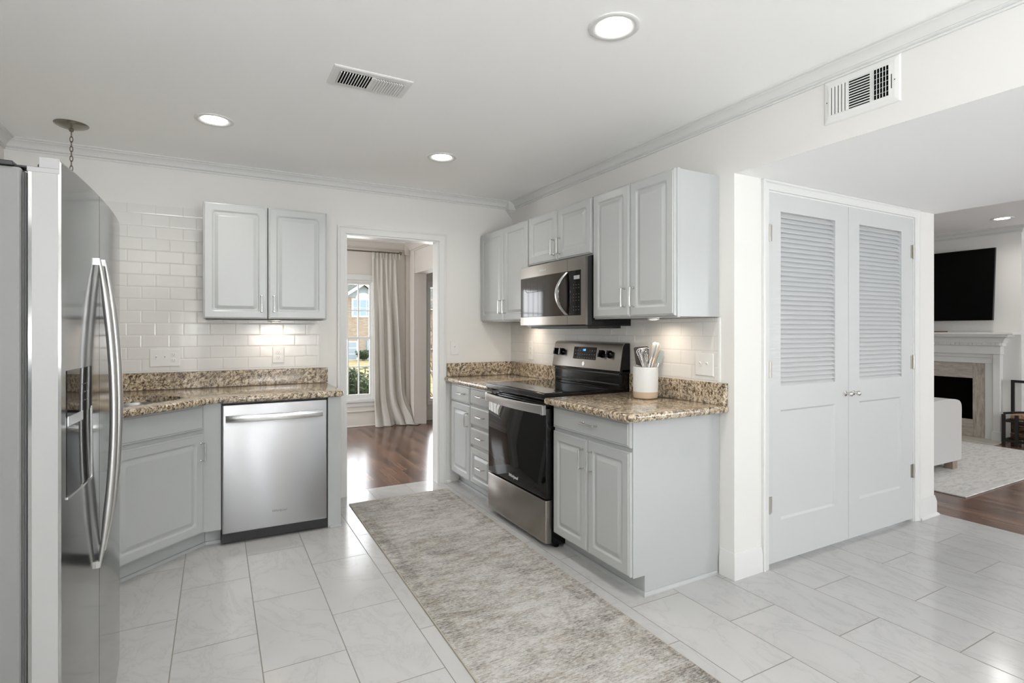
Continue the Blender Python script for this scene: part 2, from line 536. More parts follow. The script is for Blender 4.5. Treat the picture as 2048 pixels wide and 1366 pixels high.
class MB:
    """collects geometry in world coordinates"""

    def __init__(s):
        s.v = []
        s.f = []
        s.mi = []
        s.cur = 0

    def add(s, vs, fs):
        o = len(s.v)
        s.v += [tuple(v) for v in vs]
        for f in fs:
            s.f.append(tuple(o + i for i in f))
            s.mi.append(s.cur)
        return s

    def box(s, x0, x1, y0, y1, z0, z1):
        if x0 > x1: x0, x1 = x1, x0
        if y0 > y1: y0, y1 = y1, y0
        if z0 > z1: z0, z1 = z1, z0
        vs = [(x0, y0, z0), (x1, y0, z0), (x1, y1, z0), (x0, y1, z0), (x0, y0, z1), (x1, y0, z1), (x1, y1, z1), (x0, y1, z1)]
        return s.add(vs, [(0, 3, 2, 1), (4, 5, 6, 7), (0, 1, 5, 4), (1, 2, 6, 5), (2, 3, 7, 6), (3, 0, 4, 7)])

    def obox(s, O, U, V, N, a0, a1, b0, b1, n0, n1):
        """box in a local frame O + a U + b V + n N"""
        O, U, V, N = map(Vector, (O, U, V, N))
        vs = []
        for n in (n0, n1):
            for a, b in ((a0, b0), (a1, b0), (a1, b1), (a0, b1)):
                vs.append(O + U * a + V * b + N * n)
        return s.add(vs, [(0, 3, 2, 1), (4, 5, 6, 7), (0, 1, 5, 4), (1, 2, 6, 5), (2, 3, 7, 6), (3, 0, 4, 7)])

    def loft(s, rings, close=True, cap0=True, cap1=True):
        n = len(rings[0])
        vs = [p for r in rings for p in r]
        fs = []
        for i in range(len(rings) - 1):
            for j in range(n if close else n - 1):
                k = (j + 1) % n
                fs.append((i * n + j, i * n + k, (i + 1) * n + k, (i + 1) * n + j))
        if cap0: fs.append(tuple(range(n - 1, -1, -1)))
        if cap1: fs.append(tuple((len(rings) - 1) * n + j for j in range(n)))
        return s.add(vs, fs)

    def tube(s, pts, r, n=10, caps=True):
        pts = [Vector(p) for p in pts]
        rs = r if isinstance(r, (list, tuple)) else [r] * len(pts)
        rings = []
        prev = None
        for i, p in enumerate(pts):
            d = (pts[min(i + 1, len(pts) - 1)] - pts[max(i - 1, 0)])
            if d.length < 1e-9: d = Vector((0, 0, 1))
            d.normalize()
            if prev is None:
                a = Vector((0, 0, 1)) if abs(d.z) < 0.9 else Vector((1, 0, 0))
                u = d.cross(a).normalized()
            else:
                u = (prev - d * prev.dot(d))
                u = u.normalized() if u.length > 1e-6 else d.orthogonal().normalized()
            prev = u
            w = d.cross(u)
            rings.append([p + (u * math.cos(2 * PI * k / n) + w * math.sin(2 * PI * k / n)) * rs[i] for k in range(n)])
        return s.loft(rings, True, caps, caps)

    def lathe(s, prof, c, n=32, axis='z', cap0=True, cap1=True):
        rings = []
        for r, h in prof:
            ring = []
            for k in range(n):
                a = 2 * PI * k / n
                if axis == 'z':
                    ring.append((c[0] + r * math.cos(a), c[1] + r * math.sin(a), c[2] + h))
                elif axis == 'x':
                    ring.append((c[0] + h, c[1] + r * math.cos(a), c[2] + r * math.sin(a)))
                else:
                    ring.append((c[0] + r * math.sin(a), c[1] + h, c[2] + r * math.cos(a)))
            rings.append(ring)
        return s.loft(rings, True, cap0, cap1)

    def prism(s, poly, z0, z1):
        return s.loft([[(x, y, z0) for x, y in poly], [(x, y, z1) for x, y in poly]])

    def extr(s, prof, p0, p1, fa, fb):
        """profile (a, b) placed with direction vectors fa, fb, swept p0 -> p1 (p may carry miters via tuples)"""
        fa, fb = Vector(fa), Vector(fb)
        r = []
        for p in (p0, p1):
            r.append([Vector(p) + fa * a + fb * b for a, b in prof])
        return s.loft(r)

    def build(s, name, mat, parent=None, root=None, smooth=None, bevel=0.0, segs=2, sub=0, label=None, flip_fix=True):
        """root: the thing's Empty (or top-level mesh) whose location is the origin of all parts"""
        origin = Vector((0, 0, 0))
        r = root if root is not None else parent
        while r is not None and r.parent is not None:
            r = r.parent
        if r is not None:
            origin = r.location.copy()
        me = bpy.data.meshes.new(name)
        me.from_pydata([Vector(v) - origin for v in s.v], [], s.f)
        mats = mat if isinstance(mat, (list, tuple)) else [mat]
        for m_ in mats:
            me.materials.append(M[m_] if isinstance(m_, str) else m_)
        if len(mats) > 1:
            for p, i in zip(me.polygons, s.mi):
                p.material_index = i
        bm = bmesh.new()
        bm.from_mesh(me)
        if flip_fix:
            bmesh.ops.recalc_face_normals(bm, faces=bm.faces)
        bm.to_mesh(me)
        bm.free()
        if smooth:
            for p in me.polygons: p.use_smooth = True
            me.set_sharp_from_angle(angle=math.radians(smooth))
        me.update()
        o = bpy.data.objects.new(name, me)
        COL.objects.link(o)
        if parent is not None:
            o.parent = parent
        if bevel:
            b = o.modifiers.new('bevel', 'BEVEL')
            b.width = bevel
            b.segments = segs
            b.limit_method = 'ANGLE'
            b.angle_limit = math.radians(35)
            b.harden_normals = False
        if sub:
            m_ = o.modifiers.new('sub', 'SUBSURF')
            m_.levels = sub
            m_.render_levels = sub
        if label: o['label'] = label
        return o


def thing(name, loc, label, cat, group=None):
    o = bpy.data.objects.new(name, None)
    COL.objects.link(o)
    o.location = loc
    o.empty_display_size = 0.1
    o['label'] = label
    o['category'] = cat
    if group: o['group'] = group
    return o


def tag(o, label, cat, group=None, kind=None):
    o['label'] = label
    o['category'] = cat
    if group: o['group'] = group
    if kind: o['kind'] = kind
    return o


def struct(name, mb, mat, label=None, **kw):
    o = mb.build(name, mat, **kw)
    if kw.get('parent') is None:
        o['kind'] = 'structure'
        o['category'] = name.split('_')[0]
        if label: o['label'] = label
    return o


def sroot(name, loc, label):
    o = thing(name, loc, label, name.split('_')[0])
    o['kind'] = 'structure'
    return o


def rrect(w, h, inset, r, seg=5):
    """rounded rectangle ring in (a, b), constant vertex count"""
    x0, y0, x1, y1 = inset, inset, w - inset, h - inset
    r = max(min(r, (x1 - x0) / 2 - 1e-4, (y1 - y0) / 2 - 1e-4), 1e-5)
    pts = []
    for cx, cy, a0 in ((x1 - r, y1 - r, 0), (x0 + r, y1 - r, PI / 2), (x0 + r, y0 + r, PI), (x1 - r, y0 + r, 1.5 * PI)):
        for k in range(seg + 1):
            a = a0 + PI / 2 * k / seg
            pts.append((cx + r * math.cos(a), cy + r * math.sin(a)))
    return pts


def panel(mb, O, U, N, w, h, prof, V=(0, 0, 1)):
    """nested rounded rectangles, prof = (inset, out, radius)"""
    O, U, V, N = map(Vector, (O, U, V, N))
    rings = [[O + U * a + V * b + N * n for a, b in rrect(w, h, i, r)] for i, n, r in prof]
    mb.loft(rings)
    return mb


def cab_prof(th=0.02, stile=0.062, rr=0.018):
    return [(0.0, 0.0, 0.001), (0.0, th - 0.009, 0.001), (0.004, th - 0.005, 0.003), (0.009, th - 0.004, 0.004), (0.011, th, 0.005),
            (stile - 0.012, th, 0.006), (stile - 0.007, th - 0.003, rr), (stile - 0.002, th - 0.0075, rr), (stile + 0.004, th - 0.0075, rr * 0.9),
            (stile + 0.022, th - 0.001, rr * 0.7), (stile + 0.026, th, rr * 0.5)]


def drawer_prof(th=0.02):
    return [(0.0, 0.0, 0.001), (0.0, th - 0.009, 0.001), (0.004, th - 0.005, 0.003), (0.010, th - 0.004, 0.004), (0.014, th, 0.005)]


def pull(parent, O, U, N, length=0.1, name='handle', vertical=True):
    """arched bar pull; O centre on the door face, U along the bar, N out"""
    mb = MB()
    O, U, N = map(Vector, (O, U, N))
    h = length / 2
    pr = 0.032
    pts = []
    for k in range(13):
        f = k / 12 * 2 - 1
        pts.append(O + U * (f * h) + N * (pr - 0.0015 * f * f))
    rad = [0.0048] * 13
    mb.tube(pts, rad, 10)
    for sgn in (-1, 1):
        c = O + U * (sgn * h * 0.985)
        mb.tube([c + N * 0.0005, c + N * 0.004, c + N * 0.006, c + N * 0.028], [0.0075, 0.0075, 0.0045, 0.0042], 10)
    return mb.build(name, 'nickel', parent, smooth=50)


# ------------------------------------------------------------------ room shell
ZC = 2.49
ZS = 2.145
ZL = 2.535
REAR = -7.4
YW = -2.44

struct('floor', MB().box(-3.65, 0.14, REAR - 0.12, 0.125, -0.06, 0.0).box(0.14, 2.155, REAR - 0.12, YW + 0.12, -0.06, 0.0), 'floor_tile',
       'white marble-look tile floor of the kitchen and hall')
struct('floor', MB().box(2.155, 6.7, REAR - 0.12, YW + 0.12, -0.06, -0.001).box(2.1, 6.7, YW + 0.12, 3.3, -0.06, -0.001), 'wood_floor', 'reddish brown hardwood floor of the living room')
struct('floor', MB().box(-3.7, 2.1, 0.125, 3.3, -0.06, -0.002), 'wood_floor', 'glossy hardwood floor of the dining room')
struct('ceiling', MB().box(-3.65, 0.0, REAR - 0.12, 0.0, ZC, ZC + 0.1), 'ceiling_paint', 'flat white kitchen ceiling')
struct('ceiling', MB().box(0.0006, 2.1, REAR - 0.12, YW + 0.119, ZS, ZC + 0.09), 'ceiling_paint', 'lowered ceiling over the hall')
struct('ceiling', MB().box(2.1, 6.7, REAR - 0.12, 3.3, ZL, ZL + 0.1), 'ceiling_paint', 'living room ceiling')
struct('ceiling', MB().box(-3.7, 2.1, 0.12, 3.3, ZL, ZL + 0.1), 'ceiling_paint', 'dining room ceiling')

DX0, DX1, DZ = -1.500, -0.716, 2.08
mb = MB()
mb.box(-3.65, DX0, 0, 0.12, 0, ZL)
mb.box(DX1, 2.1, 0, 0.12, 0, ZL)
mb.box(DX0, DX1, 0, 0.12, DZ, ZL)
struct('wall_back', mb, 'wall_paint', 'back wall with the doorway to the dining room')
mb = MB()
mb.box(0, 0.12, YW + 0.12, 0.0, 0, ZC + 0.1)
mb.box(0, 0.12, REAR, YW + 0.12, ZS + 0.0003, ZC + 0.1)
mb.box(0, 0.12, REAR, -5.9, 0, ZS)
struct('wall_right', mb, 'wall_paint', 'stove wall with the header over the hall opening')
mb = MB()
for a, b, c, d in ((REAR, -6.7, 0, ZC + 0.1), (-4.7, 0.0, 0, ZC + 0.1), (-6.7, -4.7, 0, 0.55), (-6.7, -4.7, 2.15, ZC + 0.1)):
    mb.box(-3.65, -3.53, a, b, c, d)
struct('wall_left', mb, 'wall_paint', 'wall behind the refrigerator')
# rear wall with windows
mb = MB()
wins = [(-3.42, -2.78, 0.30, 2.2), (-1.80, -0.84, 0.30, 2.2), (0.3, 1.9, 0.5, 2.1), (3.1, 5.5, 0.4, 2.2)]
xs = [-3.65]
for a, b, z0, z1 in wins:
    mb.box(xs[-1], a, REAR - 0.12, REAR, 0, ZC + 0.1)
    mb.box(a, b, REAR - 0.12, REAR, 0, z0)
    mb.box(a, b, REAR - 0.12, REAR, z1, ZC + 0.1)
    xs.append(b)
mb.box(xs[-1], 6.7, REAR - 0.12, REAR, 0, ZC + 0.1)
struct('wall_rear', mb, 'wall_paint', 'wall behind the camera with windows')
# closet wall
CX0, CX1, CZ = 0.272, 1.822, 2.09
mb = MB()
mb.box(0.0, CX0, YW, YW + 0.12, 0, ZS + 0.0003)
mb.box(CX1, 2.10, YW, YW + 0.12, 0, ZS)
mb.box(CX0, CX1, YW, YW + 0.12, CZ, ZS)
mb.box(2.0, 2.10, YW + 0.12, 0.0, 0, ZL)
mb.box(0.12, 2.0, YW + 0.75, YW + 0.80, 0, ZS)
struct('wall_closet', mb, 'wall_paint', 'short wall holding the louvered closet doors')
# far living room walls
mb = MB()
mb.box(5.80, 6.6, -1.72, -1.30, 0, ZL)
mb.box(5.80, 6.6, -0.27, 1.4, 0, ZL)
mb.box(5.80, 6.6, -1.30, -0.27, 0.78, ZL)
mb.box(6.3, 6.6, -1.30, -0.27, 0, 0.78)
mb.box(6.35, 6.6, REAR, -1.72, 0, ZL)
mb.box(6.35, 6.6, 1.4, 3.3, 0, ZL)
struct('wall_fireplace', mb, 'wall_paint', 'living room chimney breast wall')
mb = MB().box(2.1, 6.6, 3.0, 3.12, 0, ZL)
struct('wall_living', mb, 'wall_paint', 'far living room wall')

# dining room: window wall, right wall with cased opening, foyer wall
DY = 3.10
mb = MB()
wn = [(-3.05, -2.15, 0.36, 2.0), (-1.31, -0.475, 0.36, 2.0)]
x = -3.7
for a, b, z0, z1 in wn:
    mb.box(x, a, DY, DY + 0.15, 0, ZL)
    mb.box(a, b, DY, DY + 0.15, 0, z0)
    mb.box(a, b, DY, DY + 0.15, z1, ZL)
    x = b
mb.box(x, 0.03, DY, DY + 0.15, 0, ZL)
for a, b, c, d in ((0.12, 1.1, 0, ZL), (2.3, DY, 0, ZL), (1.1, 2.3, 0, 0.4), (1.1, 2.3, 2.0, ZL)):  # side opening added to admit the dining fill lamp
    mb.box(-3.7, -3.58, a, b, c, d)
struct('wall_dining', mb, 'dining_paint', 'dining room window wall')
mb = MB()
mb.box(0.03, 0.20, 2.87, DY + 0.15, 0, ZL)
mb.box(0.03, 0.20, 1.3, 2.87, 2.105, ZL)
mb.box(0.03, 0.20, 0.12, 1.3, 0, ZL)
struct('wall_dining', mb, 'dining_paint', 'dining room side wall with an opening to the entry')
mb = MB()
FY = 3.16
mb.box(0.20, 0.345, FY, FY + 0.12, 0, ZL)
mb.box(0.345, 0.60, FY, FY + 0.12, 0, 0.28)
mb.box(0.345, 0.60, FY, FY + 0.12, 1.97, ZL)
mb.box(0.60, 2.1, FY, FY + 0.12, 0, ZL)
struct('wall_entry', mb, 'dining_paint', 'entry wall with the narrow side window')

# ------------------------------------------------------------------ trim
CROWN = [(0, 0), (0, -0.068), (0.009, -0.068), (0.009, -0.060), (0.005, -0.057), (0.012, -0.054), (0.017, -0.049), (0.014, -0.045), (0.020, -0.034), (0.032, -0.022), (0.048, -0.015),
         (0.048, -0.010), (0.058, -0.008), (0.062, -0.004), (0.062, 0)]


def crown_run(mb, x0, y0, x1, y1, nx, ny, z, m0=0, m1=0, prof=CROWN, sc=1.0):
    """m0/m1: miter sign at the ends (+1 the profile shortens towards the run)"""
    d = Vector((x1 - x0, y1 - y0, 0)).normalized()
    r = []
    for (px, py), m in (((x0, y0), m0), ((x1, y1), -m1)):
        r.append([Vector((px + nx * a * sc, py + ny * a * sc, z + b * sc)) + d * (a * sc * m) for a, b in prof])
    mb.loft(r)


mb = MB()
crown_run(mb, -3.53, 0, 0, 0, 0, -1, ZC, 1, 1)
struct('trim_1', mb, 'trim_paint', 'white crown moulding along the back wall', smooth=30)
mb = MB()
crown_run(mb, 0, 0, 0, REAR, -1, 0, ZC, 1, 1)
struct('trim_2', mb, 'trim_paint', 'white crown moulding along the stove wall', smooth=30)
mb = MB()
crown_run(mb, -3.53, REAR, -3.53, 0, 1, 0, ZC, 1, 1)
struct('trim_3', mb, 'trim_paint', 'white crown moulding above the refrigerator wall', smooth=30)
# corner block with a small pointed drop where the crowns meet
mb = MB()
mb.box(-0.070, 0, -0.070, 0, ZC - 0.082, ZC - 0.001)
for (s0, z0, s1, z1) in ((0.060, -0.082, 0.052, -0.094), (0.054, -0.094, 0.040, -0.108), (0.042, -0.108, 0.026, -0.124), (0.028, -0.124, 0.006, -0.145)):
    mb.loft([[(0, 0, ZC + z0), (-s0, 0, ZC + z0), (-s0, -s0, ZC + z0), (0, -s0, ZC + z0)],
             [(0, 0, ZC + z1), (-s1, 0, ZC + z1), (-s1, -s1, ZC + z1), (0, -s1, ZC + z1)]])
struct('trim_4', mb, 'trim_paint', 'white corner block with a stepped point between the crown mouldings')
# living crown
mb = MB()
crown_run(mb, 5.80, 1.4, 5.80, -1.72, -1, 0, ZL, 0, -1, sc=1.15)
crown_run(mb, 5.80, -1.72, 6.35, -1.72, 0, -1, ZL, -1, 0, sc=1.15)
crown_run(mb, 6.35, -1.72, 6.35, REAR, -1, 0, ZL, 1, 0, sc=1.15)
struct('trim_5', mb, 'trim_paint', 'crown moulding round the chimney breast', smooth=30)
# dining crown
mb = MB()
crown_run(mb, -3.58, DY, 0.03, DY, 0, -1, ZL, 1, 1, sc=1.75)
crown_run(mb, 0.03, DY, 0.03, 0.12, -1, 0, ZL, 1, 0, sc=1.75)
struct('trim_6', mb, 'dining_paint', 'deep crown moulding in the dining room', smooth=30)
mb = MB()
mb.box(-0.055, 0.03, DY - 0.055, DY, ZL - 0.16, ZL)
mb.box(-0.035, 0.03, DY - 0.035, DY, 0, ZL - 0.15)
mb.box(0.015, 0.03, 2.87, DY, 0, ZL - 0.1)
struct('trim_7', mb, 'dining_paint', 'corner post of the dining room', bevel=0.006)
# chair rail and apron
mb = MB()
for a, b in ((-0.42, -0.03),):
    mb.box(a, b, DY - 0.012, DY, 0.86, 0.92)
    mb.box(a, b, DY - 0.022, DY, 0.905, 0.925)
    mb.box(a, b, DY - 0.018, DY, 0.862, 0.874)
struct('trim_8', mb, 'dining_paint', 'chair rail of the dining room')

# door casing kitchen -> dining
CASE = [(0, 0), (0, 0.016), (0.006, 0.019), (0.014, 0.019), (0.018, 0.015), (0.026, 0.013), (0.046, 0.012), (0.052, 0.010), (0.062, 0.009), (0.0635, 0)]


def casing(mb, x0, x1, z1, y, ny, prof=CASE, z0=0.0, w=None):
    """picture-frame casing around opening x0..x1; profile a = outward distance from opening (reversed), b = projection"""
    W_ = prof[-1][0]
    pl_ = []
    for a, b in prof:
        a = W_ - a
        pl_.append((a, b))
    def ring(f):
        return [Vector(f(a, b)) for a, b in pl_]
    mb.loft([ring(lambda a, b: (x0 - a, y + ny * b, z0)), ring(lambda a, b: (x0 - a, y + ny * b, z1 + a)),
             ring(lambda a, b: (x1 + a, y + ny * b, z1 + a)), ring(lambda a, b: (x1 + a, y + ny * b, z0))])


mb = MB()
casing(mb, DX0, DX1, DZ, 0.0, -1)
casing(mb, DX0, DX1, DZ, 0.12, 1)
mb.box(DX0 - 0.004, DX0 + 0.012, 0.0, 0.12, 0, DZ)
mb.box(DX1 - 0.012, DX1 + 0.004, 0.0, 0.12, 0, DZ)
mb.box(DX0 + 0.0121, DX1 - 0.0121, 0.0, 0.12, DZ - 0.012, DZ + 0.004)
struct('trim_9', mb, 'trim_paint', 'white casing of the doorway to the dining room', smooth=35)
mb = MB()
casing(mb, CX0, CX1, CZ, YW, -1, [(a * 0.85, b) for a, b in CASE])
mb.box(CX0 - 0.004, CX0 + 0.010, YW, YW + 0.12, 0, CZ)
mb.box(CX1 - 0.010, CX1 + 0.004, YW, YW + 0.12, 0, CZ)
mb.box(CX0 + 0.0101, CX1 - 0.0101, YW, YW + 0.12, CZ - 0.010, CZ + 0.004)
mb.box(CX0 + 0.01, CX0 + 0.022, YW + 0.04, YW + 0.06, 0, CZ - 0.01)
mb.box(CX1 - 0.022, CX1 - 0.01, YW + 0.04, YW + 0.06, 0, CZ - 0.01)
mb.box(CX0 + 0.0221, CX1 - 0.0221, YW + 0.04, YW + 0.06, CZ - 0.022, CZ - 0.0101)
struct('trim_10', mb, 'trim_paint', 'white casing of the closet', smooth=35)

BASE = [(0, 0), (0.013, 0), (0.013, 0.098), (0.010, 0.108), (0.010, 0.114), (0.006, 0.126), (0.005, 0.137), (0, 0.137)]
SHOE = [(0, 0), (0.026, 0), (0.026, 0.006), (0.022, 0.014), (0.013, 0.019), (0, 0.019)]


def base_run(mb, x0, y0, x1, y1, nx, ny, m0=0, m1=0, shoe=True, prof=BASE):
    crown_run(mb, x0, y0, x1, y1, nx, ny, 0, m0, m1, prof)
    if shoe:
        crown_run(mb, x0, y0, x1, y1, nx, ny, 0, m0, m1, SHOE)


mb = MB()
base_run(mb, 0, -2.352, 0, YW, -1, 0, 0, -1, False)
base_run(mb, 0, YW, 0.215, YW, 0, -1, -1, 0, False)
struct('baseboard_right', mb, 'trim_paint', 'baseboard wrapping the wall end beside the grey base cabinet', smooth=30)
mb = MB()
base_run(mb, 1.880, YW, 2.10, YW, 0, -1, 0, -1)
base_run(mb, 2.10, YW, 2.10, 0.0, 1, 0, -1, 0)
struct('baseboard_hall', mb, 'trim_paint', 'baseboard at the end of the closet wall', smooth=30)
mb = MB()
base_run(mb, DX1 + 0.064, 0, -0.615, 0, 0, -1)
struct('baseboard_back', mb, 'trim_paint', 'short baseboard beside the dining doorway', smooth=30)
mb = MB()
base_run(mb, -3.58, DY, 0.03, DY, 0, -1)
base_run(mb, 0.03, DY, 0.03, 2.87, -1, 0)
base_run(mb, 0.2, FY, 2.0, FY, 0, -1)
struct('baseboard_dining', mb, 'dining_paint', 'dining room baseboard', smooth=30)
mb = MB()
base_run(mb, 6.35, -1.72, 6.35, REAR, -1, 0)
struct('baseboard_living', mb, 'trim_paint', 'living room baseboard', smooth=30)
# metal threshold/transition strip is absent; a flush tile edge meets the wood

# ------------------------------------------------------------------ windows


def window(name, x0, x1, z0, z1, y, depth, dirn, label, cols=3, rows=(3, 2), meet=None, mat='trim_paint', sill=True, dmat=None):
    """double-hung window set in a wall whose room face is y; dirn = +1 if outside is +y"""
    r = sroot(name, ((x0 + x1) / 2, y, z0), label)
    f = MB()
    ya, yb = y + dirn * 0.02, y + dirn * depth
    fw = 0.022
    f.box(x0, x0 + fw, ya, yb, z0, z1)
    f.box(x1 - fw, x1, ya, yb, z0, z1)
    f.box(x0 + fw + 1e-4, x1 - fw - 1e-4, ya, yb, z0, z0 + fw)
    f.box(x0 + fw + 1e-4, x1 - fw - 1e-4, ya, yb, z1 - fw, z1)
    f.build('window_frame', mat, r, bevel=0.002)
    mz = meet if meet is not None else (z0 + z1) / 2
    for k, (a, b, yo) in enumerate(((z0 + fw, mz + 0.022, 0.045), (mz - 0.012, z1 - fw, 0.075))):
        yy = y + dirn * yo
        s = MB()
        sw = 0.032
        s.box(x0 + fw, x0 + fw + sw, yy, yy + dirn * 0.028, a, b)
        s.box(x1 - fw - sw, x1 - fw, yy, yy + dirn * 0.028, a, b)
        s.box(x0 + fw + sw + 1e-4, x1 - fw - sw - 1e-4, yy, yy + dirn * 0.028, a, a + (0.05 if k == 0 else 0.034))
        s.box(x0 + fw + sw + 1e-4, x1 - fw - sw - 1e-4, yy, yy + dirn * 0.028, b - 0.034, b)
        ix0, ix1 = x0 + fw + sw, x1 - fw - sw
        ia, ib = a + (0.05 if k == 0 else 0.034), b - 0.034
        for c in range(1, cols):
            xm = ix0 + (ix1 - ix0) * c / cols
            s.box(xm - 0.008, xm + 0.008, yy + dirn * 0.004, yy + dirn * 0.024, ia, ib)
        for c in range(1, rows[k]):
            zm = ia + (ib - ia) * c / rows[k]
            s.box(ix0, ix1, yy + dirn * 0.005, yy + dirn * 0.023, zm - 0.008, zm + 0.008)
        so = s.build('window_sash', mat, r)
        g = MB().box(ix0, ix1, yy + dirn * 0.013, yy + dirn * 0.015, ia, ib)
        g.build('window_pane', 'window_glass', so)
    if sill:
        s = MB()
        s.box(x0 - 0.07, x1 + 0.07, y - dirn * 0.035, y + dirn * 0.03, z0 - 0.03, z0 + 0.005)
        s.build('window_sill', mat, r, bevel=0.005)
        s = MB()
        s.box(x0 - 0.04, x1 + 0.04, y - dirn * 0.012, y, z0 - 0.09, z0 - 0.03)
        s.box(x0 - 0.04, x1 + 0.04, y - dirn * 0.018, y, z0 - 0.16, z0 - 0.145)
        for a, b in ((x0 - 0.075, x0), (x1, x1 + 0.075)):
            s.box(a, b, y - dirn * 0.015, y, z0, z1 + 0.075)
        s.box(x0 + 1e-4, x1 - 1e-4, y - dirn * 0.015, y, z1, z1 + 0.075)
        s.build('window_casing', mat, r, bevel=0.003)
    return r


window('window_1', -1.31, -0.475, 0.36, 2.0, DY, 0.15, 1, 'dining room window half hidden by the curtain', 5, (2, 2), 1.20)
window('window_2', -3.05, -2.15, 0.36, 2.0, DY, 0.15, 1, 'second dining room window left of the doorway view', 4, (2, 2), 1.20)
r = sroot('window_3', (0.47, FY, 0.28), 'narrow side window beside the entry')
f = MB()
for a, b, c, d in ((0.345, 0.375, 0.28, 1.97), (0.57, 0.60, 0.28, 1.97), (0.3751, 0.5699, 0.28, 0.31), (0.3751, 0.5699, 1.94, 1.97)):
    f.box(a, b, FY + 0.02, FY + 0.10, c, d)
for zz in (0.70, 1.03, 1.30, 1.63):
    f.box(0.3751, 0.5699, FY + 0.05, FY + 0.07, zz - 0.008, zz + 0.008)
f.build('window_frame', 'trim_paint', r)
MB().box(0.375, 0.57, FY + 0.058, FY + 0.060, 0.31, 1.94).build('window_pane', 'window_glass', r)
f = MB().box(0.31, 0.345, FY - 0.015, FY, 0.25, 2.03).box(0.60, 0.66, FY - 0.015, FY, 0.25, 2.03).box(0.3451, 0.5999, FY - 0.015, FY, 1.97, 2.03).box(0.31, 0.66, FY - 0.02, FY, 0.22, 0.28)
f.build('window_casing', 'trim_paint', r, bevel=0.003)
for i, (a, b, z0, z1) in enumerate(wins):
    window('window_%d' % (4 + i), a, b, z0, z1, REAR, 0.12, -1, ['left window added behind the camera for light', 'right window behind the camera', 'hall window added behind the camera for light', 'living room window added behind the camera for light'][i], 4, (2, 2), None)  # left, hall and living windows are added to bring in light

r = sroot('window_8', (-3.53, -5.7, 0.55), 'breakfast window added behind the camera for light')  # unseen window added to go with the side fill lamp
f = MB()
for a, b, c, d in ((-6.7, -6.66, 0.55, 2.15), (-4.74, -4.7, 0.55, 2.15), (-6.7, -4.7, 0.55, 0.60), (-6.7, -4.7, 2.10, 2.15), (-5.72, -5.68, 0.60, 2.10), (-6.7, -4.7, 1.34, 1.37)):
    f.box(-3.62, -3.57, a, b, c, d)
f.build('window_frame', 'trim_paint', r)
MB().box(-3.597, -3.595, -6.68, -4.72, 0.57, 2.12).build('window_pane', 'window_glass', r)

# ------------------------------------------------------------------ closet doors


def closet_door(name, x0, x1, hinge_left, ox0, ox1, label):
    r = sroot(name, ((x0 + x1) / 2, YW, 0.02), label)
    y0, y1 = YW + 0.002, YW + 0.036
    zb, zt = 0.020, 2.082
    lz0, lz1 = 1.003, 1.983
    pz0, pz1 = 0.250, 0.868
    mb = MB()
    mb.box(x0, ox0, y0, y1, zb, zt)
    mb.box(ox1, x1, y0, y1, zb, zt)
    mb.box(ox0, ox1, y0, y1, zb, pz0)
    mb.box(ox0, ox1, y0, y1, pz1, lz0)
    mb.box(ox0, ox1, y0, y1, lz1, zt)
    mb.build('door_frame', 'door_paint', r)
    mb = MB()
    U, N = (1, 0, 0), (0, -1, 0)
    panel(mb, (ox0 - 0.002, y0 + 0.030, pz0 - 0.002), U, N, ox1 - ox0 + 0.004, pz1 - pz0 + 0.004,
          [(0.0, 0.0, 0.001), (0.0, 0.0295, 0.001), (0.003, 0.0295, 0.001), (0.012, 0.020, 0.001), (0.014, 0.019, 0.001)])
    mb.build('lower_panel', 'door_paint', r)
    mb = MB()
    n = 36
    for k in range(n):
        zc = lz0 + (k + 0.5) * (lz1 - lz0) / n
        a = math.radians(52)
        ca, sa = math.cos(a), math.sin(a)
        yc = (y0 + y1) / 2
        hw, ht = 0.0210, 0.0030
        p = []
        for u_, v_ in ((-hw, -ht), (hw, -ht), (hw, ht), (-hw, ht)):
            # u along depth (towards room = -y) sloping down towards the room
            p.append((yc - u_ * ca + v_ * sa, zc - u_ * sa + v_ * ca))
        mb.loft([[(ox0, yy, zz) for yy, zz in p], [(ox1, yy, zz) for yy, zz in p]])
    mb.build('louvers', 'door_paint', r)
    mb = MB()
    kx = x1 - 0.031 if hinge_left else x0 + 0.031 + 0.02
    mb.lathe([(0.016, 0), (0.016, -0.003), (0.007, -0.005), (0.006, -0.018), (0.012, -0.024), (0.016, -0.032), (0.014, -0.040), (0.006, -0.044)], (kx, y0, 0.925), 20, 'y')
    mb.build('door_knob', 'nickel', r, smooth=50)
    hx = x0 if hinge_left else x1
    sg = 1 if hinge_left else -1
    for zz in (0.348, 1.097, 1.855):
        mb = MB()
        mb.tube([(hx - sg * 0.001, y0 - 0.006, zz - 0.047), (hx - sg * 0.001, y0 - 0.006, zz + 0.047)], 0.0062, 10)
        mb.box(hx + sg * 0.002, hx + sg * 0.026, y0 - 0.0022, y0 + 0.001, zz - 0.045, zz + 0.045)
        mb.build('hinge', 'brushed_nickel', r, smooth=40)
    return r


closet_door('door_1', 0.284, 1.0445, True, 0.386, 0.906, 'left louvered closet door, hinged beside the kitchen corner')
closet_door('door_2', 1.0475, 1.811, False, 1.165, 1.668, 'right louvered closet door, hinged towards the living room')

# ------------------------------------------------------------------ cabinets


def door_part(root, O, U, N, w, h, prof, handle=None, name='door', label=None):
    mb = MB()
    panel(mb, O, U, N, w, h, prof)
    d = mb.build(name, 'cabinet_paint', root, smooth=None, label=label)
    if handle:
        a, b, L, vert = handle
        O, U, N = Vector(O), Vector(U), Vector(N)
        th = max(p[1] for p in prof)
        pull(d, O + U * a + Vector((0, 0, 1)) * b + N * th, (0, 0, 1) if vert else U, N, L)
    return d


